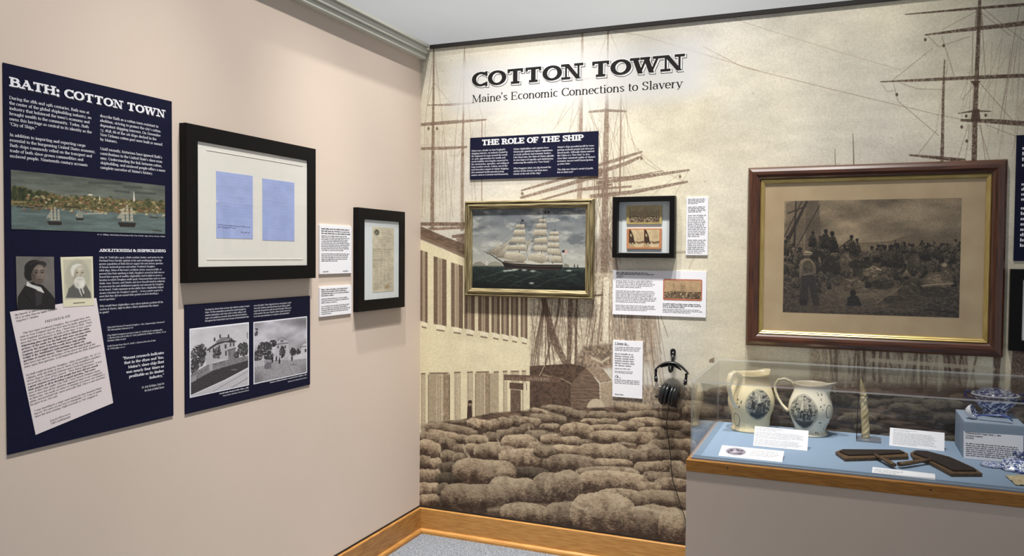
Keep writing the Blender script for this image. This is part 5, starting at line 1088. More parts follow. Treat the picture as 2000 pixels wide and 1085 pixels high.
wu = abs(LW.hit(c2(486, 480), .005)[0] - LW.hit(c2(100, 480), .005)[0])
p1z = LW.hit(c2(102, 478), .005)[1] - LW.hit(c2(128, 652), .005)[1]
ptext(['like himself, in spite of the many foes', 'He is no other than our highly esteemed', 'Augustus F. Moulton'], c2(76, 378), wu * .52, p1z / 11.4, p1z / 11.4 * .58)
ptext(['FRED DOUGLASS'], c2(228, 413), wu * .33, .01, p1z / 11.4 * .78)
L1 = ['~The first time Frederick Douglass, the escaped slave, was', 'seen in New England and the first time he made speeches in', 'New England was in 1843 or 1844. I heard him in Bath. There', 'were but few Abolitionists in Bath at the time. It was a great', '*shipowning place and they did not wish to offend the cotton', '*growers of the south, for the Bath ships were carrying cotton', '*raised by the slaves from the southern ports to Liverpool,', '*England, and it might interfere with those ships getting', '*freight if the Abolitionists held meetings to agitate the', '*question of chattel slavery. There were but few men in Bath', 'who were out and out disturbers of the peace and quiet of the', 'town upon that question, so all important one for Bath shipowners.']
ptext(L1, c2(98, 474), wu * 1.03, p1z / 11.4, p1z / 11.4 * .6)
ptext(['No hall could be had for Douglass. After a hard fight, Mr. [T.J.]', 'Gilman, with the help of two or three of the wealthiest members', 'of his church, [Johnson] Rideout and [Andrew] Hayward,', 'secured the vestry of his church. *They being shipowners, it was', '*a great surprise to most of the people that they did not consult', '*their pockets at all in deciding a moral question. The vestry', 'was at that time under City Hall. I have heard Douglass many', 'times since but all his speeches appeared tame to me compared', 'to that one. He made no effort or attempt at oratory, but related a', 'plain, unvarnished tale, most naturally told. Here is one anecdote', 'he gave to us. He said'], c2(132, 682), wu * 1.02, p1z / 11.4, p1z / 11.4 * .6)
ptext(['“I was traveling in a stage coach drawn by four beautiful black', 'horses. We were on our way to Montpelier, Vt. I was to speak', 'there the next evening. Night overtook us. We stopped at...'], c2(172, 862), wu * .92, p1z / 11.4, p1z / 11.4 * .6)
ptext(['Scan for full access to', 'Todd’s autobiography'], c2(252, 912), wu * .27, p1z / 11.4, p1z / 11.4 * .62, slant=.2)
obj('lettering', mb, M['ink'], pg)
obj('printed_portrait', quad_mb(LW, [c2(80, 78), c2(272, 80), c2(279, 344), c2(86, 346)], .003, .0056), im('portrait_dark', portrait(0), .5), t, label='grey portrait print of a man in a dark coat')
obj('printed_portrait', quad_mb(LW, [c2(305, 82), c2(468, 78), c2(475, 325), c2(320, 334)], .003, .0054), im('portrait_pale', portrait(1), .5), t, label='cream portrait card of a bearded old man')

# ------------------------------------------------------------------ left wall: black frame with two blue letters
def picture_frame(name, pl, u0, u1, v0, v1, prof, mats, label, cat, loc=None):
    p = pl((u0 + u1) / 2, v0, 0); t = thing(name, p, label, cat)
    obj('frame', frame_mb(pl, u0, u1, v0, v1, prof), mats, t); return t
BLK = lambda w, d: [(0, .0), (0, d - .002), (.002, d), (w - .002, d), (w, d - .002), (w, d - .010)]
f3 = cr(350, 220, 3.191)
u0, u1, v0, v1 = rect_of(LW, [f3(50, 58), f3(858, 230), f3(848, 1035), f3(40, 1055)], .032)
t = picture_frame('picture_frame', LW, u0, u1, v0, v1, BLK(.058, .032), M['black'], 'large black framed pair of blue handwritten letters on white mat', 'framed document')
mb = MB(); mb.rect(LW, u0 + .05, u1 - .05, v0 + .05, v1 - .05, .0265); obj('mat', mb, M['mat'], t)
mb = MB(); iu0, iu1, iv0, iv1 = rect_of(LW, [f3(174, 228), f3(772, 333), f3(768, 916), f3(168, 912)], .0265)
# bevelled line cut in the mat
for a in ((iu0, iu1, iv1 - .0016, iv1), (iu0, iu1, iv0, iv0 + .0016)): mb.prism(LW, [(a[0], a[2]), (a[1], a[2]), (a[1], a[3]), (a[0], a[3])], .0255, .0277); obj('mat_line', mb, M['mat'], t); mb = MB()
for k, q in enumerate(([f3(232, 360), f3(460, 395), f3(458, 788), f3(230, 778)], [f3(520, 408), f3(720, 436), f3(716, 800), f3(518, 792)])):
    a = rect_of(LW, q, .027); mb = MB(); mb.prism(LW, [(a[0], a[2]), (a[1], a[2]), (a[1], a[3]), (a[0], a[3])], .026, .0272, 0, [(0, 0), (1, 0), (1, 1), (0, 1)])
    obj('letter', mb, im('blue_letter', letter(k), .75, .15), t, label='blue letter sheet with dark signature lines' if k == 0 else 'blue letter sheet covered in faint writing')
mb = MB(); mb.rect(LW, u0 + .05, u1 - .05, v0 + .05, v1 - .05, .0285); obj('glass_pane', mb, M['glass'], t)

# ------------------------------------------------------------------ left wall: navy panel with two house photographs
c4 = cr(350, 570, 4.521)
a = rect_of(LW, [c4(50, 105), c4(1157, 38), c4(1155, 818), c4(55, 1075)], .004)
t = thing('exhibit_panel', LW((a[0] + a[1]) / 2, a[2]), 'small navy panel with two black and white house photographs', 'exhibit panel')
board(LW, 'board', M['navy'], *a, .004, t)
for k, q in enumerate(([c4(92, 320), c4(617, 268), c4(616, 825), c4(95, 930)], [c4(657, 262), c4(1130, 215), c4(1130, 712), c4(657, 815)])):
    r = rect_of(LW, q, .005); mb = MB(); mb.prism(LW, [(r[0], r[2]), (r[1], r[2]), (r[1], r[3]), (r[0], r[3])], .003, .0046); w_ = obj('photo_print', mb, M['white'], t, label='photograph of a hillside villa' if k == 0 else 'photograph of people by a fenced house')
    e = .0048; mb = MB(); mb.prism(LW, [(r[0] + e, r[2] + e), (r[1] - e, r[2] + e), (r[1] - e, r[3] - e), (r[0] + e, r[3] - e)], .004, .0050, 0, [(0, 0), (1, 0), (1, 1), (0, 1)]); obj('picture', mb, im('house_photo', house(k), .5), w_)
mb = MB()
text(mb, LW, ['Too long has slavery been an issue only with the southern United', 'States. Yet the commodities produced by enslaved people on', 'southern plantations—cash crops such as cotton, tobacco, and', 'sugar cane—enabled an economic boom that bolstered industry', 'throughout the United States and, because of international trade,'], c4(227, 162), c4(618, 130), c4(227, 262), off=.004, h=.0045)
text(mb, LW, ['across the globe. Maine shipyard owners and captains carried', 'and so the southern agricultural boom by providing a global', 'market for the products made by enslaved people. Other parts', 'of the world to the same. Should a Maine captain choose not', 'to see the same institution as a southern cotton plantation?'], c4(658, 126), c4(990, 110), c4(658, 222), off=.004, h=.0045)
text(mb, LW, ['*Sewall Family Mansion in Bath, Maine, c. 1880.', 'From Maine Maritime Museum archives'], c4(346, 905), c4(615, 845), c4(425, 912), off=.004, h=.0045, align='r', cap=.0055)
text(mb, LW, ['*Houmas or Oaklawn Plantation, Ascension Parish, Louisiana, c. 1860.', 'Courtesy of Louisiana State Library', '', ''], c4(790, 805), c4(1127, 735), c4(1050, 830), off=.004, h=.0045, align='r', cap=.0055, rows=4)
obj('lettering', mb, M['white'], t)

# ------------------------------------------------------------------ left wall: small black frame with a ship's paper, and two label cards
f5 = cr(610, 390, 4.173)
a = rect_of(LW, [f5(380, 57), f5(762, 102), f5(750, 876), f5(372, 912)], .03)
t = picture_frame('picture_frame', LW, *a, BLK(.056, .03), M['black'], 'narrow black framed printed ship document beside the wall corner', 'framed document')
mb = MB(); mb.rect(LW, a[0] + .05, a[1] - .05, a[2] + .05, a[3] - .05, .024); obj('mat', mb, M['matcool'], t)
r = rect_of(LW, [f5(490, 218), f5(668, 232), f5(662, 742), f5(490, 755)], .0245); mb = MB(); mb.prism(LW, [(r[0], r[2]), (r[1], r[2]), (r[1], r[3]), (r[0], r[3])], .0235, .0247, 0, [(0, 0), (1, 0), (1, 1), (0, 1)]); obj('document', mb, im('ship_document', manifest(), .75, .15), t)
mb = MB(); mb.rect(LW, a[0] + .05, a[1] - .05, a[2] + .05, a[3] - .05, .0262); obj('glass_pane', mb, M['glass'], t)

def label_card(pl, pts, label, paint, th=.006, cat='label card'):
    a = rect_of(pl, pts, th); t = thing('label_card', pl((a[0] + a[1]) / 2, a[2]), label, cat)
    board(pl, 'board', M['card'], *a, th, t); mb = MB(); r = paint(mb, a, th + .0004, t)
    if mb.f: obj('lettering', mb, [M['grey'], M['ink']], t)
    return t
def p_up(mb, a, h, t):
    w, H = a[1] - a[0], a[3] - a[2]
    greek(mb, LW, a[0] + w * .05, a[1] - w * .05, a[3] - H * .05, a[3] - H * .19, 3, 1, .42, h, mi=1, ragged=.1, last=.8)
    greek(mb, LW, a[0] + w * .05, a[1] - w * .05, a[3] - H * .20, a[3] - H * .53, 9, 2, .42, h); greek(mb, LW, a[0] + w * .05, a[1] - w * .05, a[3] - H * .57, a[3] - H * .75, 5, 3, .42, h)
    for q in (.1, .72): greek(mb, LW, a[0] + w * q, a[0] + w * (q + .18), a[2] + H * .06, a[2] + H * .03, 1, 4, .6, h, ragged=0, last=.9)
label_card(LW, [f5(60, 203), f5(322, 218), f5(318, 598), f5(60, 602)], 'upper white label card between the two black frames', p_up)
def p_lo(mb, a, h, t):
    w, H = a[1] - a[0], a[3] - a[2]
    greek(mb, LW, a[0] + w * .05, a[1] - w * .08, a[3] - H * .05, a[3] - H * .32, 4, 5, .40, h, mi=1, last=.4)
    greek(mb, LW, a[0] + w * .05, a[1] - w * .05, a[3] - H * .37, a[3] - H * .56, 3, 6, .42, h); greek(mb, LW, a[0] + w * .05, a[1] - w * .04, a[3] - H * .62, a[3] - H * .94, 5, 7, .42, h, last=.3)
label_card(LW, [f5(60, 710), f5(320, 700), f5(318, 928), f5(60, 950)], 'lower white label card, left of the narrow black frame', p_lo)

# ------------------------------------------------------------------ mural wall: title, navy panel
c6 = cr(900, 90, 4.02)
t = thing('title_lettering', RW(.89, 2.40), 'black COTTON TOWN title lettering with subtitle on the mural wall', 'wall lettering')
mb = MB(); heading3(mb, RW, 'COTTON TOWN', c6(90, 322), c6(1752, 188), abs(RW.hit(c6(90, 322))[1] - RW.hit(c6(90, 207))[1]), .0004, .085)
obj('title_lettering', mb, [M['ink'], M['offwhite'], M['ink']], t)
mb = MB(); text(mb, RW, ['Maine’s Economic Connections to Slavery'], c6(86, 444), c6(1742, 326), cap=abs(RW.hit(c6(86, 444))[1] - RW.hit(c6(86, 384))[1]), h=.0005)
obj('subtitle_lettering', mb, M['ink'], t)
a = rect_of(RW, [(918, 270), (1168.5, 254.5), (1168, 342), (918, 351)], .006)
t = thing('exhibit_panel', RW((a[0] + a[1]) / 2, a[2]), 'navy panel headed THE ROLE OF THE SHIP above the ship painting', 'exhibit panel')
board(RW, 'board', M['navy'], *a, .006, t)
mb = MB(); heading3(mb, RW, 'THE ROLE OF THE SHIP', c6(170, 780), c6(966, 741), .0305, .0065, .06); obj('heading_lettering', mb, [M['white'], M['navy'], M['ltgrey']], t)
mb = MB()
text(mb, RW, ['Maine was a leader in New England’s', 'shipping industry, an industry fueled by', 'the shipment of cargo around the world.', 'As such, opportunities for wealth and', 'social mobility were largely connected to', 'the construction, operation, and sailing of', 'large wooden vessels. Cotton, one of the', 'most lucrative cargoes in Maine shipping,', 'also sustained textile manufacturing', 'centers such as Lewiston and Brunswick.'], c6(84, 828), c6(378, 920), c6(84, 1018), off=.006, h=.0066)
text(mb, RW, ['Maine shipbuilders and captains have', 'historically upheld prestigious reputations', 'as social, political, and economic leaders.', 'Like these men, the State of Maine upholds', 'its own legacy of equality and abolitionism,', 'embracing the notion of a “Free North.”', '', 'What happens when you dig beyond the', 'surface of this history and look more', 'closely at the role of the ship?'], c6(415, 814), c6(732, 880), c6(412, 1009), off=.006, h=.0066)
text(mb, RW, ['Maine’s ships provided profit by trans-', 'porting enslaved people and slave-pro-', 'duced goods. Although Maine entered', 'the Union as a “free state” in 1820,', 'slave labor remained a pillar of Maine’s', 'economic success until Emancipation,', '45 years later.', '', 'The ship was Maine’s vessel of profit,', 'but at what cost?'], c6(759, 799), c6(1057, 850), c6(757, 996), off=.006, h=.0066)
obj('body_text', mb, M['white'], t)

# ------------------------------------------------------------------ mural wall: ship painting
c7 = cr(900, 375, 4.822)
u0, u1, v0, v1 = .290, 1.022, 1.352, 1.868
t = picture_frame('picture_frame', RW, u0, u1, v0, v1, [(0, 0), (0, .028), (.003, .034), (.008, .036), (.011, .030), (.015, .029), (.022, .036), (.028, .037), (.033, .030), (.040, .026), (.043, .024), (.044, .016)], M['gilt'], 'gilt framed oil painting of a three masted sailing ship', 'framed painting')
mb = MB(); mb.rect(RW, u0 + .042, u1 - .042, v0 + .042, v1 - .042, .0175); obj('canvas', mb, im('ship_canvas', ship_painting(), .45, .35), t)

# ------------------------------------------------------------------ mural wall: shadow box with two stereo cards
s3 = cr(1180, 370, 4.173)
a = rect_of(RW, [s3(68, 62), s3(575, 45), s3(570, 558), s3(65, 553)], .045)
t = picture_frame('shadow_box', RW, *a, [(0, 0), (0, .043), (.002, .045), (.023, .045), (.025, .043), (.025, .006)], M['black'], 'black shadow box frame holding two stereo cards', 'shadow box')
mb = MB(); mb.rect(RW, a[0] + .02, a[1] - .02, a[2] + .02, a[3] - .02, .008); obj('backing', mb, M['matcool'], t)
for k, q in enumerate(([s3(185, 128), s3(474, 133), s3(465, 278), s3(182, 280)], [s3(184, 316), s3(470, 316), s3(466, 482), s3(184, 482)])):
    r = rect_of(RW, q, .014); mb = MB(); mb.prism(RW, [(r[0], r[2]), (r[1], r[2]), (r[1], r[3]), (r[0], r[3])], .008, .014, 0, [(0, 0), (1, 0), (1, 1), (0, 1)])
    obj('stereo_card', mb, im('stereo_card', stereo(k), .55), t, label='yellow stereo card of ships at a wharf' if k == 0 else 'orange stereo card of a quayside')
mb = MB(); mb.rect(RW, a[0] + .02, a[1] - .02, a[2] + .02, a[3] - .02, .040); obj('glass_pane', mb, M['glass'], t)

# ------------------------------------------------------------------ mural wall: white labels
def p_tall(mb, a, h, t):
    w, H = a[1] - a[0], a[3] - a[2]
    for f0, f1, n, s_, mi in ((.02, .12, 4, 11, 1), (.155, .265, 4, 12, 1), (.30, .69, 13, 13, 0), (.725, .975, 8, 14, 0)): greek(mb, RW, a[0] + w * .08, a[1] - w * .07, a[3] - H * f0, a[3] - H * f1, n, s_, .42, h, mi=mi, last=.5)
label_card(RW, [s3(676, 60), s3(853, 62), s3(840, 533), s3(660, 533)], 'tall narrow white label right of the shadow box', p_tall)
def p_wide(mb, a, h, t):
    w, H = a[1] - a[0], a[3] - a[2]
    greek(mb, RW, a[0] + w * .035, a[0] + w * .40, a[3] - H * .045, a[3] - H * .11, 2, 21, .55, h, mi=1, ragged=.3, last=.9)
    greek(mb, RW, a[0] + w * .035, a[0] + w * .13, a[3] - H * .115, a[3] - H * .18, 2, 22, .4, h)
    for f0, f1, n, s_ in ((.22, .40, 5, 23), (.45, .73, 8, 24), (.775, .91, 4, 25)): greek(mb, RW, a[0] + w * .035, a[0] + w * .49, a[3] - H * f0, a[3] - H * f1, n, s_, .42, h, last=.5)
    greek(mb, RW, a[0] + w * .55, a[0] + w * .98, a[3] - H * .71, a[3] - H * .82, 3, 26, .5, h, mi=1, last=.4); greek(mb, RW, a[0] + w * .55, a[0] + w * .97, a[3] - H * .83, a[3] - H * .93, 3, 27, .42, h, last=.4)
    r = rect_of(RW, [s3(482, 728), s3(801, 731), s3(797, 905), s3(480, 900)], h); e = .005
    m2 = MB(); m2.prism(RW, [(r[0] + e, r[2]), (r[1] - e, r[2]), (r[1], r[2] + e), (r[1], r[3] - e), (r[1] - e, r[3]), (r[0] + e, r[3]), (r[0], r[3] - e), (r[0], r[2] + e)], h - .001, h + .0004, 0, [((x - r[0]) / (r[1] - r[0]), (y - r[2]) / (r[3] - r[2])) for x, y in [(r[0] + e, r[2]), (r[1] - e, r[2]), (r[1], r[2] + e), (r[1], r[3] - e), (r[1] - e, r[3]), (r[0] + e, r[3]), (r[0], r[3] - e), (r[0], r[2] + e)]])
    obj('printed_picture', m2, im('wharf_print', stereo(2), .6), t)
label_card(RW, [s3(72, 658), s3(832, 662), s3(830, 1038), s3(68, 1018)], 'wide white label with a red bordered wharf picture', p_wide)
l3 = cr(1180, 650, 3.1)
def p_listen(mb, a, h, t):
    w, H = a[1] - a[0], a[3] - a[2]
    text(mb, RW, ['*Listen in…'], l3(65, 71), l3(174, 76), cap=.0145, off=.006, h=h, slant=.22, mi=1, xs=.95); text(mb, RW, ['*Or…'], l3(65, 270), l3(110, 273), cap=.0145, off=.006, h=h, slant=.22, mi=1, xs=.95)
    for f0, f1, n, s_, q in ((.10, .185, 3, 31, .94), (.215, .46, 6, 32, .74), (.48, .51, 1, 33, .6), (.53, .58, 2, 34, .7), (.68, .765, 3, 35, .94)): greek(mb, RW, a[0] + w * .07, a[0] + w * q, a[3] - H * f0, a[3] - H * f1, n, s_, .42, h, last=.8, ragged=.06)
    greek(mb, RW, a[0] + w * .09, a[0] + w * .34, a[2] + H * .055, a[2] + H * .03, 1, 36, .6, h, ragged=0, last=.9)
label_card(RW, [l3(54, 42), l3(234, 53), l3(231, 398), l3(49, 383)], 'white Listen in label left of the headphones', p_listen)

# ------------------------------------------------------------------ mural wall: large walnut frame with the engraving
b8 = cr(1440, 300, 2.584)
u0, u1, v0, v1 = 1.783, 2.846, 1.155, 2.000
t = picture_frame('picture_frame', RW, u0, u1, v0, v1, [(0, 0), (0, .020), (.003, .026), (.010, .034), (.022, .040), (.036, .041), (.048, .036), (.056, .028), (.060, .024), (.060, .015)], M['walnut'], 'large walnut framed engraving of a crowded shore', 'framed engraving')
obj('gilt_slip', frame_mb(RW, u0 + .058, u1 - .058, v0 + .058, v1 - .058, [(0, .012), (0, .026), (.004, .030), (.008, .027), (.012, .027), (.016, .024), (.020, .022), (.020, .012)]), M['gold'], t)
mb = MB(); mb.rect(RW, u0 + .075, u1 - .075, v0 + .075, v1 - .075, .0185); obj('mat', mb, M['tanmat'], t)
r = rect_of(RW, [b8(243, 238), b8(1143, 223), b8(1110, 828), b8(226, 797)], .019); mb = MB(); mb.prism(RW, [(r[0], r[2]), (r[1], r[2]), (r[1], r[3]), (r[0], r[3])], .018, .0191, 0, [(0, 0), (1, 0), (1, 1), (0, 1)]); obj('engraving', mb, im('engraving_sheet', engraving(), .7, .2), t)
mb = MB(); mb.rect(RW, u0 + .075, u1 - .075, v0 + .075, v1 - .075, .0205); obj('glass_pane', mb, M['glass'], t)

# ------------------------------------------------------------------ right edge: navy panel and black frame, cut by the picture's edge
q = RW.hit((1987.5, 264), .004); q2 = RW.hit((1979, 509), .004)
t = thing('exhibit_panel', RW(3.1, q2[1]), 'navy text panel cut off at the right edge of the photo', 'exhibit panel')
board(RW, 'board', M['navy'], 2.878, 3.35, q2[1], q[1], .005, t)
mb = MB()
for f0, f1, n, s_ in ((.08, .26, 4, 41), (.37, .53, 4, 42), (.56, .90, 8, 43)): greek(mb, RW, 2.90, 3.10, q[1] - .53 * f0, q[1] - .53 * f1, n, s_, .42, .0056)
obj('lettering', mb, M['white'], t)
q = RW.hit((1975, 525), .03); q2 = RW.hit((1968, 684), .03)
t = picture_frame('picture_frame', RW, 2.866, 3.25, q2[1], q[1], BLK(.045, .03), M['black'], 'black frame with white mat cut off at the right edge of the photo', 'picture frame')
mb = MB(); mb.rect(RW, 2.90, 3.21, q2[1] + .038, q[1] - .038, .019); obj('mat', mb, M['mat'], t)
mb = MB(); mb.rect(RW, 2.90, 3.21, q2[1] + .038, q[1] - .038, .0225); obj('glass_pane', mb, M['glass'], t)

# ------------------------------------------------------------------ headphones on their hook
hc = cr(1260, 670, 6.782)
def H(x, y, h): u, v = RW.hit(hc(x, y), h); return np.array(RW(u, v, h))
t = thing('headphone_hook', H(368, 165, 0), 'black headphone hook screwed to the mural wall', 'hook')
mb = MB(); a0, b0 = RW.hit(hc(370, 105), .004), RW.hit(hc(370, 150), .004); rr = .0135
pts = [(a0[0] + rr * math.cos(k), a0[1] + rr * math.sin(k)) for k in np.linspace(0, math.pi, 12)] + [(b0[0] - rr * .9, b0[1] - .004), (b0[0] + rr * .9, b0[1] - .004)]
mb.prism(RW, pts, 0, .008); obj('plate', mb, M['hpblack'], t, bevel=.0015)
mb = MB(); mb.lathe((0, 0, 0), [(0, .003), (.003, .0025), (.0045, 0)], 14); cpt = H(370, 125, .008); mb.v = [tuple(cpt + np.array([x, -z, y])) for x, y, z in mb.v]; obj('screw', mb, M['steel'], t)
mb = MB(); mb.tube([H(368, 150, .006), H(368, 200, .012), H(364, 270, .014), H(360, 330, .016), H(352, 366, .022), H(340, 376, .034), H(326, 368, .044), H(318, 330, .050), H(318, 285, .052)], [.007, .0075, .0075, .007, .0065, .006, .006, .0055, .005], 12); obj('arm', mb, M['hpblack'], t)
t = thing('headphones', H(345, 240, .05), 'black ribbed headphones hanging on the wall hook', 'headphones')
arc = [(132, 338), (160, 312), (200, 280), (250, 256), (300, 244), (345, 240), (390, 246), (440, 268), (490, 302), (540, 350), (578, 395)]
P_ = [H(x, y + 12, .042) for x, y in arc]
mb = MB(); mb.tube(P_, [.005, .008, .0095, .0105, .011, .011, .011, .0105, .0095, .008, .005], 14, flat=(1.55, .62)); obj('headband', mb, M['leather'], t)
mb = MB(); mb.tube([H(x, y + 38, .042) for x, y in ((205, 278), (250, 262), (300, 250), (345, 248), (390, 256), (440, 284), (480, 318))], [.004, .008, .009, .0095, .009, .008, .004], 12, flat=(1.3, .7)); obj('headband_pad', mb, M['leather'], t)
A_, B_ = H(185, 648, .050), H(452, 722, .050); axs = (B_ - A_) / np.linalg.norm(B_ - A_); mid_ = (A_ + B_) / 2; Ln = np.linalg.norm(B_ - A_)
e1 = np.cross(axs, (0, 1, 0)); e1 /= np.linalg.norm(e1); e2 = np.cross(e1, axs)
def cup(mb, prof, flip=1, sx=1.0):
    """profile (radius, distance along the ear axis from the middle)"""
    k0 = len(mb.v); mb.lathe((0, 0, 0), prof, 40); mb.v = mb.v[:k0] + [tuple(mid_ + axs * z * flip + e1 * x * 1.08 + e2 * y * .92) for x, y, z in mb.v[k0:]]
for sd in (-1, 1):
    mb = MB(); cup(mb, [(.0, .0015), (.030, .001), (.040, .002), (.0465, .006), (.0485, .011), (.047, .016), (.042, .0185), (.038, .0185)], sd); ear = obj('ear_cushion', mb, M['leather'], t)
    mb = MB(); cup(mb, [(.038, .018), (.046, .0185), (.0485, .021), (.0485, .031), (.046, .034), (.0445, .0345), (.0445, .037), (.042, .0415), (.034, .046), (.024, .0495), (.012, .0515), (0, .052)], sd); sh = obj('ear_cup', mb, M['hpblack'], t)
    mb = MB(); cup(mb, [(.047, .0225), (.0505, .0235), (.0505, .0290), (.047, .030)], sd); obj('ring', mb, M['hpblack'], sh)
for nm_, pts, r_ in (('slider', [(146, 345), (142, 400), (142, 450)], .0066), ('slider', [(545, 398), (545, 440), (538, 490)], .0066)):
    mb = MB(); mb.tube([H(x, y, .043) for x, y in pts], r_, 12, flat=(1, .6)); s_ = obj(nm_, mb, M['hpblack'], t)
    x, y = pts[-1]; mb = MB(); mb.tube([H(x, y - 8, .043), H(x + (4 if x < 300 else -8), y + 55, .044)], .0088, 12, flat=(1, .75)); obj('end_block', mb, M['hpblack'], s_)
for pts in ([(150, 505), (165, 545), (190, 570), (225, 572), (252, 582)], [(150, 510), (140, 560), (165, 600), (180, 640)], [(528, 540), (515, 600), (490, 660), (470, 690)], [(520, 545), (505, 590), (470, 640), (440, 700)]):
    mb = MB(); mb.tube([H(x, y, .046) for x, y in pts], .0017, 8); obj('yoke', mb, M['steel'], t)
for x, y in ((150, 700), (405, 835)):
    mb = MB(); mb.tube([H(x - 12, y, .052), H(x + 14, y + 4, .052)], .0075, 12); obj('knob', mb, M['hpblack'], t)
cab = [(1307, 794), (1304, 806), (1302, 822), (1303, 845), (1307, 868), (1310, 890), (1311, 915), (1314, 938), (1320, 955), (1326, 975), (1331, 990), (1336, 1004), (1339, 1016), (1340, 1024), (1338, 1034), (1343, 1046)]
pc_ = [H(*((np.array(p) - (1260, 670)) * 6.782), h) for p, h in zip(cab, [.05, .045, .038, .03, .024, .018, .014, .012, .011, .010, .010, .010, .010, .010, .010, .010])]
mb = MB(); mb.tube(pc_, .0022, 8); obj('cable', mb, M['hpblack'], t)

# ------------------------------------------------------------------ display case
XL, XR, YF, YB, ZD, ZT = 1.6594, 3.30, -.7809, -.040, .7804, 1.0863
t = thing('display_case', ((XL + XR) / 2, -.42, 0), 'beige plinth display case with oak rail and blue cloth deck', 'display case')
mb = MB(); mb.box((XL - .012, YF - .016, 0), (XR + .012, -.037, .729)); obj('plinth', mb, M['paint'], t)
mb = MB(); zr0, zr1 = .728, .7735
mb.box((XL - .0135, YF - .020, zr0), (XR + .0135, YF + .012, zr1)); mb.box((XR - .016, YF + .012, zr0), (XR + .0135, -.03, zr1)); mb.box((XL - .0135, YF + .012, zr0), (XL + .016, -.03, zr1)); obj('oak_rail', mb, M['oakrail'], t, bevel=.002)
mb = MB(); mb.box((XL + .004, YF + .003, .730), (XR - .004, YB + .008, ZD)); obj('deck', mb, M['deck'], t, bevel=.002)
for px in (1421, 1818):
    p = onY((px, 913 if px < 1500 else 956), YF - .02); mb = MB(); mb.lathe((0, 0, 0), [(0, .0012), (.002, .001), (.0034, 0)], 12); mb.v = [(p[0] + x, YF - .0198 - z, p[2] + y) for x, y, z in mb.v]; obj('screw', mb, M['dark'], t)
t = thing('glass_cover', ((XL + XR) / 2, -.41, ZD), 'clear acrylic cover box standing on the display case', 'glass cover')
th = .006
for a, b in (((XL, YF, ZD + .0005), (XR, YF + th, ZT - th)), ((XL, YB - th, ZD + .0005), (XR, YB, ZT - th)), ((XL, YF + th, ZD + .0005), (XL + th, YB - th, ZT - th)), ((XR - th, YF + th, ZD + .0005), (XR, YB - th, ZT - th)), ((XL, YF, ZT - th), (XR, YB, ZT))):
    mb = MB(); mb.box(a, b, 0, 1); obj('pane', mb, [M['acrylic'], M['acedge']], t)

# jugs: turned bodies drawn out to a spout, with a strap handle
def jug(base_px, zb, Hh, prof, spout, handle, image, label, tint):
    b = onZ(base_px, ZD); c = np.array([b[0], b[1], ZD]); face = math.atan2(CAM[1] - c[1], CAM[0] - c[0])
    t = thing('jug', c, label, 'jug')
    sa = math.radians(spout)
    def fn(th, r, z):
        q = ((th - math.pi + sa_l + math.pi) % (2 * math.pi)) - math.pi; k = max(0, (z / Hh - .70) / .30)
        w = math.exp(-(q / .34) ** 2) * k ** 1.6; return r + .042 * w, z + .014 * w
    # texture angle: u=.5 faces the camera, right of it is positive
    sa_l = -sa
    mb = MB(); prof = [(r, z * Hh) for r, z in prof]; n = 72
    rings = []
    for r, z in prof:
        row = []
        for j in range(n + 1):
            th = -math.pi + 2 * math.pi * j / n; q = ((th - sa + math.pi) % (2 * math.pi)) - math.pi; k = max(0, (z / Hh - .72) / .28)
            w = math.exp(-(q / .36) ** 2) * k ** 1.5; rr = r + .040 * w; a = face + th
            row.append((c[0] + rr * math.cos(a), c[1] + rr * math.sin(a), c[2] + z + .012 * w))
        rings.append(mb.idx(row))
    zmax = max(z for r, z in prof)
    for k in range(len(prof) - 1):
        inner = k >= IN0
        for j in range(n):
            va, vb = (.985, .985) if inner else (prof[k][1] / Hh, prof[k + 1][1] / Hh)
            mb.fi([rings[k][j], rings[k][j + 1], rings[k + 1][j + 1], rings[k + 1][j]], [(j / n, va), ((j + 1) / n, va), ((j + 1) / n, vb), (j / n, vb)])
    m = im('jug_glaze', image, .22, .55); obj('body', mb, m, t)
    ha = face + math.radians(handle); d = np.array([math.cos(ha), math.sin(ha), 0]); rt_ = [(.068, .90), (.085, 1.0), (.115, 1.05), (.142, 1.02), (.156, .92), (.155, .80), (.143, .66), (.125, .54), (.108, .46), (.096, .42)]
    hs = HS
    pth = [c + d * (r * hs) + np.array([0, 0, z * Hh]) for r, z in rt_]
    mb = MB(); mb.tube(pth, [.012, .0115, .011, .011, .0105, .0105, .010, .010, .011, .012], 14, flat=(1.25, .62)); obj('handle', mb, M['cream'], t)
    return t
shape = [(.0, .0), (.070, .0), (.074, .012), (.073, .03), (.067, .06), (.064, .10), (.068, .16), (.080, .27), (.090, .38), (.0945, .48), (.094, .56), (.089, .66), (.081, .75), (.073, .83), (.0695, .90), (.070, .96), (.073, 1.0), (.0705, 1.0), (.067, .96), (.066, .88), (.070, .80), (.076, .72), (.06, .66), (0, .66)]
IN0, HS = 16, .98
s1 = [(r * 1.10, z) for r, z in shape]; s1[1:6] = [(.086, .0), (.089, .012), (.088, .03), (.084, .06), (.083, .10)]; s1[6] = (.085, .16)
jug((1466, 838), ZD, .262, shape and s1, 140, -40, jug_print(0), 'larger yellowish cream jug with dark oval print at the left of the case', 0)
jug((1582, 847), ZD, .232, shape, 74, -92, jug_print(1), 'smaller cream jug with dark oval print and small medallions', 0)

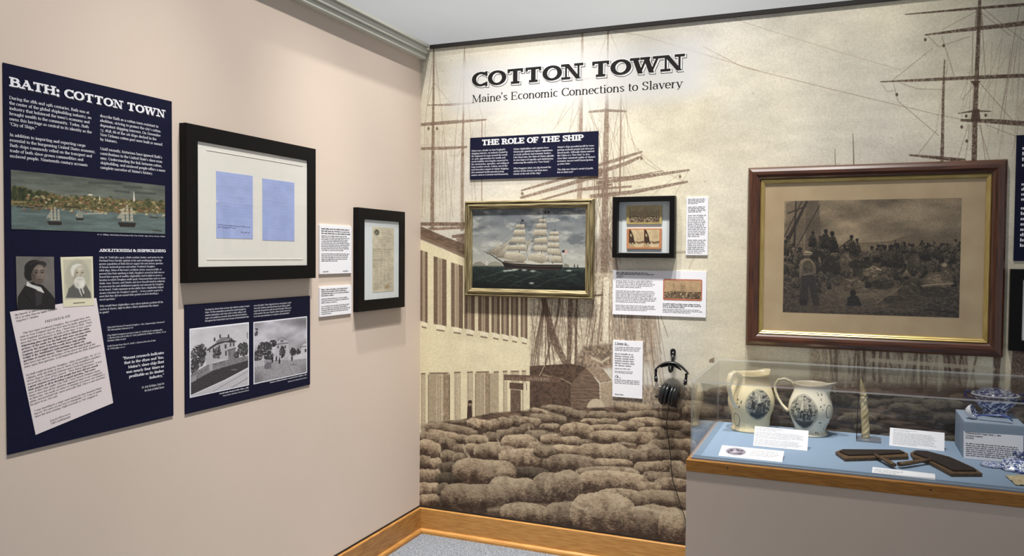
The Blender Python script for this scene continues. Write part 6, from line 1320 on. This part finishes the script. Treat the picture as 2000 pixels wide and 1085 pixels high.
# carved tusk on its stand
k9 = cr(1640, 720, 6.78); tb = onZ(k9(345, 905), ZD + .004); TP = Plane((0, tb[1], 0), (1, 0, 0), (0, 0, 1))
def T_(x, y, dy=0.0): u, v = TP.hit(k9(x, y)); return np.array([u, tb[1] + dy, v])
t = thing('carved_tusk', T_(345, 920), 'upright carved ivory tusk with spiral relief', 'tusk')
mb = MB(); pth = [(347, 902), (345, 860), (342, 780), (337, 690), (331, 600), (326, 510), (320, 420), (312, 340), (303, 270), (294, 210), (286, 170), (278, 140)]; rw = [54, 54, 53, 52, 51, 50, 48, 43, 37, 28, 19, 6]; sc_ = np.linalg.norm(T_(400, 600) - T_(300, 600)) / 100
path = []; rad = []
for i in range(len(pth) - 1):
    for f in np.linspace(0, 1, 8, endpoint=False):
        path.append(T_(pth[i][0] * (1 - f) + pth[i + 1][0] * f, pth[i][1] * (1 - f) + pth[i + 1][1] * f)); rad.append((rw[i] * (1 - f) + rw[i + 1] * f) * sc_)
mb.tube(path, rad, 40)
ns = len(path)
for k in range(ns):   # spiral vine and leaves carved round it
    for j in range(40):
        a = 2 * math.pi * j / 40; s_ = math.sin(a * 1 + k * .30) ; g = max(0, s_) ** 6 * .12 - max(0, -s_) ** 8 * .07 + .04 * math.sin(5 * a + k * .9) * (1 if 8 < k < 66 else 0); q = np.array(mb.v[k * 40 + j]); q = path[k] + (q - path[k]) * (1 + (g if 6 < k < 74 else 0)); mb.v[k * 40 + j] = tuple(q)
obj('tusk', mb, M['ivory'], t)
t.location = t.location
bp = [onZ(k9(*p), ZD + .004) for p in ((215, 945), (550, 975), (545, 905), (235, 880))]
t2 = thing('tusk_stand', (np.mean(bp, 0)[0], np.mean(bp, 0)[1], ZD), 'grey acrylic stand with thin black rod holding the carved tusk', 'stand')
DP = Plane((0, 0, 0), (1, 0, 0), (0, 1, 0))
mb = MB(); mb.prism(DP, [(p[0], p[1]) for p in bp], ZD + .0003, ZD + .004); obj('base_plate', mb, M['clearbase'], t2)
mb = MB(); r0 = onZ(k9(222, 930), ZD + .004); q0 = T_(250, 350, .0); mb.tube([r0, r0 + (q0 - r0) * .5, q0, T_(280, 342, -.018), T_(330, 345, -.024), T_(362, 362, -.016), T_(368, 395, -.004)], .0018, 8); obj('rod', mb, M['dark'], t2)
mb = MB(); mb.tube([T_(352, 352, -.021), T_(364, 366, -.017), T_(366, 392, -.012)], .0032, 8); obj('clip', mb, M['steel'], t2)

# pair of wool cards lying on the deck
k2 = cr(1620, 700, 3.616)
def Dz(x, y, z): q = onZ(k2(x, y), z); return (q[0], q[1])
def wool_card(bd, pad, hd, hw, label):
    ctr = np.mean([Dz(*p, ZD + .014) for p in bd], 0); t = thing('wool_card', (ctr[0], ctr[1], ZD), label, 'wool card', 'pair of hand cards in the case')
    mb = MB(); mb.prism(DP, [Dz(*p, ZD + .014) for p in bd], ZD + .0008, ZD + .014); obj('board', mb, M['cardwood'], t, bevel=.002)
    mb = MB(); mb.prism(DP, [Dz(*p, ZD + .020) for p in pad], ZD + .0135, ZD + .020); obj('wire_pad', mb, M['cardpad'], t, bevel=.002)
    mb = MB(); pp = [np.array([*Dz(*p, ZD + .017), ZD + .016]) for p in hd]; mb.tube(pp, hw, 12, flat=(1, .75)); obj('handle', mb, M['cardwood'], t)
wool_card([(42, 655), (92, 637), (498, 640), (556, 668), (558, 688), (110, 702)], [(70, 650), (100, 637), (490, 640), (532, 660), (330, 672), (135, 676)], [(325, 678), (390, 712), (430, 733), (456, 748)], [.008, .009, .0115, .010], 'wooden wool card pointing left, its handle toward the front')
wool_card([(572, 662), (606, 644), (690, 649), (855, 692), (1022, 766), (1082, 808), (862, 808), (700, 722), (590, 690)], [(592, 662), (616, 645), (688, 650), (850, 692), (1015, 768), (1040, 785), (878, 785), (715, 706)], [(715, 712), (640, 722), (560, 735), (492, 743)], [.008, .009, .011, .0115], 'wooden wool card slanting right, its handle pointing left')

# label cards in the case: tilted back on a wedge
def tilted(pts, tilt, label, paint, lift=.001):
    """pts: photo TL, TR, BR, BL; tilt in degrees off the deck"""
    bl, br = onZ(pts[3], ZD + lift), onZ(pts[2], ZD + lift); U = (br - bl); U[2] = 0; U /= np.linalg.norm(U); back = np.cross((0, 0, 1), U)
    V = back * math.cos(math.radians(tilt)) + np.array([0, 0, 1]) * math.sin(math.radians(tilt)); pl = Plane(bl, U, V)
    a = [pl.hit(p, 0) for p in pts]; u1 = (a[1][0] + a[2][0]) / 2; v1 = (a[0][1] + a[1][1]) / 2; u0 = (a[0][0] + a[3][0]) / 2
    t = thing('label_card', tuple(bl), label, 'label card'); R4 = (u0, u1, 0, v1); mb = MB(); mb.prism(pl, [(u0, 0), (u1, 0), (u1, v1), (u0, v1)], -.0035, 0); obj('board', mb, M['card'], t)
    # wedge foot behind it
    th_ = math.radians(tilt); wl = v1 * .9
    mb = MB(); x0, x1 = u0 + .01, u1 - .01; A0, A1 = np.array(pl(x0, .006, -.0037)), np.array(pl(x1, .006, -.0037)); B0, B1 = np.array(pl(x0, wl, -.0037)), np.array(pl(x1, wl, -.0037))
    zz = ZD + .0003; C0, C1 = np.array([B0[0], B0[1], zz]), np.array([B1[0], B1[1], zz]); D0, D1 = np.array([A0[0], A0[1], zz]), np.array([A1[0], A1[1], zz])
    for q in ([A0, A1, B1, B0], [B0, B1, C1, C0], [C0, C1, D1, D0], [D0, D1, A1, A0], [A0, B0, C0, D0], [A1, D1, C1, B1]): mb.face(q)
    obj('wedge', mb, M['card'], t)
    mb = MB(); paint(mb, pl, R4, t)
    if mb.f: obj('lettering', mb, [M['ltgrey'], M['ink']], t)
    return t
q1 = cr(1330, 700, 3.616)
def pp1(mb, pl, a, t):
    w, H_ = a[1], a[3]; greek(mb, pl, w * .05, w * .55, H_ * .98, H_ * .80, 3, 51, .35, .0004, last=.5); greek(mb, pl, w * .05, w * .94, H_ * .76, H_ * .42, 6, 52, .35, .0004); greek(mb, pl, w * .05, w * .94, H_ * .38, H_ * .06, 6, 53, .35, .0004)
tilted([q1(535, 475), q1(907, 510), q1(888, 650), q1(498, 612)], 48, 'white label card tilted up in front of the two jugs', pp1)
def pp2(mb, pl, a, t):
    w, H_ = a[1], a[3]; greek(mb, pl, w * .48, w * .95, H_ * .86, H_ * .3, 6, 54, .3, .0004)
    m2 = MB(); m2.prism(pl, [(w * .09, H_ * .12), (w * .44, H_ * .12), (w * .44, H_ * .92), (w * .09, H_ * .92)], -.001, .0005, 0, [(0, 0), (1, 0), (1, 1), (0, 1)]); obj('printed_picture', m2, im('oval_picture', oval_photo(), .6), t)
tilted([q1(300, 608), q1(732, 655), q1(712, 730), q1(256, 683)], 12, 'small white label card with an oval picture at the front left of the case', pp2)
def pp3(mb, pl, a, t):
    w, H_ = a[1], a[3]; greek(mb, pl, w * .05, w * .5, H_ * .95, H_ * .83, 2, 55, .35, .0004); greek(mb, pl, w * .05, w * .86, H_ * .80, H_ * .10, 11, 56, .35, .0004)
tilted([k2(422, 485), k2(803, 522), k2(823, 655), k2(428, 613)], 52, 'white label card standing between the carved tusk and the riser block', pp3)
def pp4(mb, pl, a, t):
    w, H_ = a[1], a[3]; greek(mb, pl, w * .03, w * .5, H_ * .8, H_ * .2, 3, 57, .3, .0003)
tilted([k2(300, 763), k2(742, 812), k2(752, 857), k2(305, 805)], 10, 'flat white strip label in front of the wool cards', pp4)

# riser block with the bowl and the ladle
r2 = cr(1820, 720, 4.522); fy = onZ(r2(278, 785), ZD)[1]; lx = onZ(r2(278, 785), ZD)[0]; RZt = onY(r2(285, 460), fy)[2]; rx = 2.876
mb = MB(); mb.box((lx, fy, ZD + .0005), (rx, -.075, RZt)); rs = obj('riser_block', mb, M['riser'], None, bevel=.004); tag(rs, 'grey blue cloth covered riser block at the right of the case', 'riser block')
def pp5(mb, pl, a, t):
    w, H_ = a[1], a[3]
    text(mb, pl, ['*Commemorative Sugar Bowl, c. 1800'], r2(298, 570), r2(622, 598), cap=.0062, h=.0005, mi=1); text(mb, pl, ['*Liverpool, England', '*Porcelain'], r2(298, 592), r2(452, 603), pz=r2(298, 612), cap=.0058, h=.0005, mi=1)
    greek(mb, pl, w * .04, w * .97, H_ * .60, H_ * .10, 7, 58, .40, .0005, mi=1)
tilted([r2(282, 547), r2(812, 590), proj((2.868, onZ(r2(280, 790), ZD)[1], ZD)), r2(280, 790)], 82, 'white Sugar Bowl label card leaning on the riser block', pp5)
bc = onZ(r2(505, 352), RZt); bc = np.array([2.800, -.150, RZt + .0005])
t = thing('sugar_bowl', bc, 'blue and white covered bowl standing on the riser block', 'bowl')
BP = im('blue_glaze', blue_print(131), .15, .6); BP2 = im('blue_glaze_pale', blue_print(137, .8), .15, .6)
pf = [(0, 0), (.048, 0), (.050, .006), (.044, .014), (.046, .022), (.060, .034), (.074, .052), (.082, .070), (.086, .082), (.084, .083), (.078, .078), (0, .076)]
mb = MB(); mb.lathe(bc, pf, 48, uvs=np.linspace(0, 1, len(pf))); obj('body', mb, BP, t)
mb = MB(); mb.lathe(bc, [(.084, .081), (.090, .083), (.091, .087), (.084, .089), (.078, .087)], 48); obj('rim', mb, M['whiteglaze'], t)
mb = MB(); pf = [(.076, .088), (.072, .094), (.060, .100), (.052, .106), (.020, .110), (0, .111)]; mb.lathe(bc, pf, 48, uvs=np.linspace(0, 1, len(pf))); obj('lid', mb, BP, t)
for sd in (-1, 1):
    mb = MB(); mb.tube([bc + np.array([sd * x, 0, z]) for x, z in ((.080, .060), (.098, .062), (.110, .076), (.106, .092), (.094, .092), (.084, .082))], [.006, .006, .0065, .0065, .006, .005], 12); obj('handle', mb, BP, t)
# ladle
lz = RZt + .0008; lc = np.array(onY(r2(362, 372), -.285)); lc = np.array([lc[0], -.285, RZt + .030])
t = thing('ladle', (lc[0], lc[1], RZt), 'small blue and white porcelain ladle lying on the riser block', 'ladle')
ax_ = np.array([.80, -.45, .38]); ax_ /= np.linalg.norm(ax_); g1 = np.cross(ax_, (0, 0, 1)); g1 /= np.linalg.norm(g1); g2 = np.cross(g1, ax_)
def bowl(prof, mi=0):
    m = MB(); m.lathe((0, 0, 0), prof, 36, uvs=np.linspace(0, 1, len(prof))); m.v = [tuple(lc + ax_ * z + g1 * x * .82 + g2 * y * 1.0) for x, y, z in m.v]; return m
obj('bowl', bowl([(0, -.026), (.012, -.025), (.021, -.019), (.027, -.008), (.0295, .004), (.0285, .0045)]), M['whiteglaze'], t)
obj('bowl_lining', bowl([(.0285, .0045), (.0255, -.007), (.019, -.017), (.011, -.022), (0, -.023)]), BP, t)
hp_ = [np.array(onY(r2(x, y), dy)) for x, y, dy in ((408, 412, -.290), (450, 408, -.30), (520, 408, -.305), (600, 410, -.31), (650, 416, -.315), (690, 436, -.32), (715, 462, -.325))]
hp_ = [np.array([p[0], p[1], max(p[2], RZt + .005)]) for p in hp_]
mb = MB(); mb.tube(hp_, [.007, .0065, .007, .008, .0085, .0085, .004], 12, flat=(1.15, .5)); obj('handle', mb, BP2, t)
# lid standing by itself at the front, and the scrap beside it
dc = onZ(r2(775, 898), ZD); dc = np.array([dc[0], dc[1] + .02, ZD + .0005])
t = thing('porcelain_lid', dc, 'blue and white porcelain lid with a knob lying on the deck', 'lid')
def scal(th, r, z): return (r * (1 + (.05 * math.cos(8 * th) if r > .05 else 0)), z)
mb = MB(); pf = [(.066, 0), (.070, .004), (.066, .010), (.058, .014), (.052, .024), (.040, .036), (.024, .042), (.010, .044), (0, .044)]; mb.lathe(dc, pf, 64, scal, uvs=np.linspace(0, 1, len(pf))); obj('dome', mb, BP2, t)
mb = MB(); pf = [(.008, .042), (.007, .048), (.012, .052), (.016, .058), (.013, .064), (.006, .067), (0, .068)]; mb.lathe(dc, pf, 24, uvs=np.linspace(0, 1, len(pf))); obj('knob', mb, BP, t)
mb = MB(); 
for k in range(4):
    a = k * math.pi / 2 + .5; mb.tube([dc + np.array([.008 * math.cos(a), .008 * math.sin(a), .058]), dc + np.array([.018 * math.cos(a), .018 * math.sin(a), .062]), dc + np.array([.024 * math.cos(a), .024 * math.sin(a), .056])], [.004, .0045, .002], 8)
obj('knob_leaf', mb, BP, t)
mb = MB(); lo = np.array([-.088, .012, 0]); mb.lathe(dc + lo, [(.036, .001), (.038, .005), (.030, .011), (.016, .015), (0, .016)], 32, uvs=[0, .3, .6, .8, 1]); obj('saucer_lobe', mb, BP2, t)
sp = [onZ(p, ZD)[:2] for p in ((1963, 929), (2012, 929), (2022, 950), (2008, 950), (1984, 948))]
mb = MB(); n_ = 14
def SC(i, j):
    a = np.array(sp[0]) * (1 - i) + np.array(sp[1]) * i; b = np.array(sp[4]) * (1 - i) + np.array(sp[2]) * i; q = a * (1 - j) + b * j
    return (q[0], q[1], ZD + .0015 + .0045 * abs(math.sin(9 * i + 2 * j)) * abs(math.sin(7 * j + i)))
mb.grid(SC, n_, n_)
k0 = len(mb.v); sq = obj('textile_scrap', mb, M['scrap'], None); sm_ = sq.modifiers.new('solid', 'SOLIDIFY'); sm_.thickness = .0012
tag(sq, 'crumpled cream textile scrap at the front right of the deck', 'textile scrap')
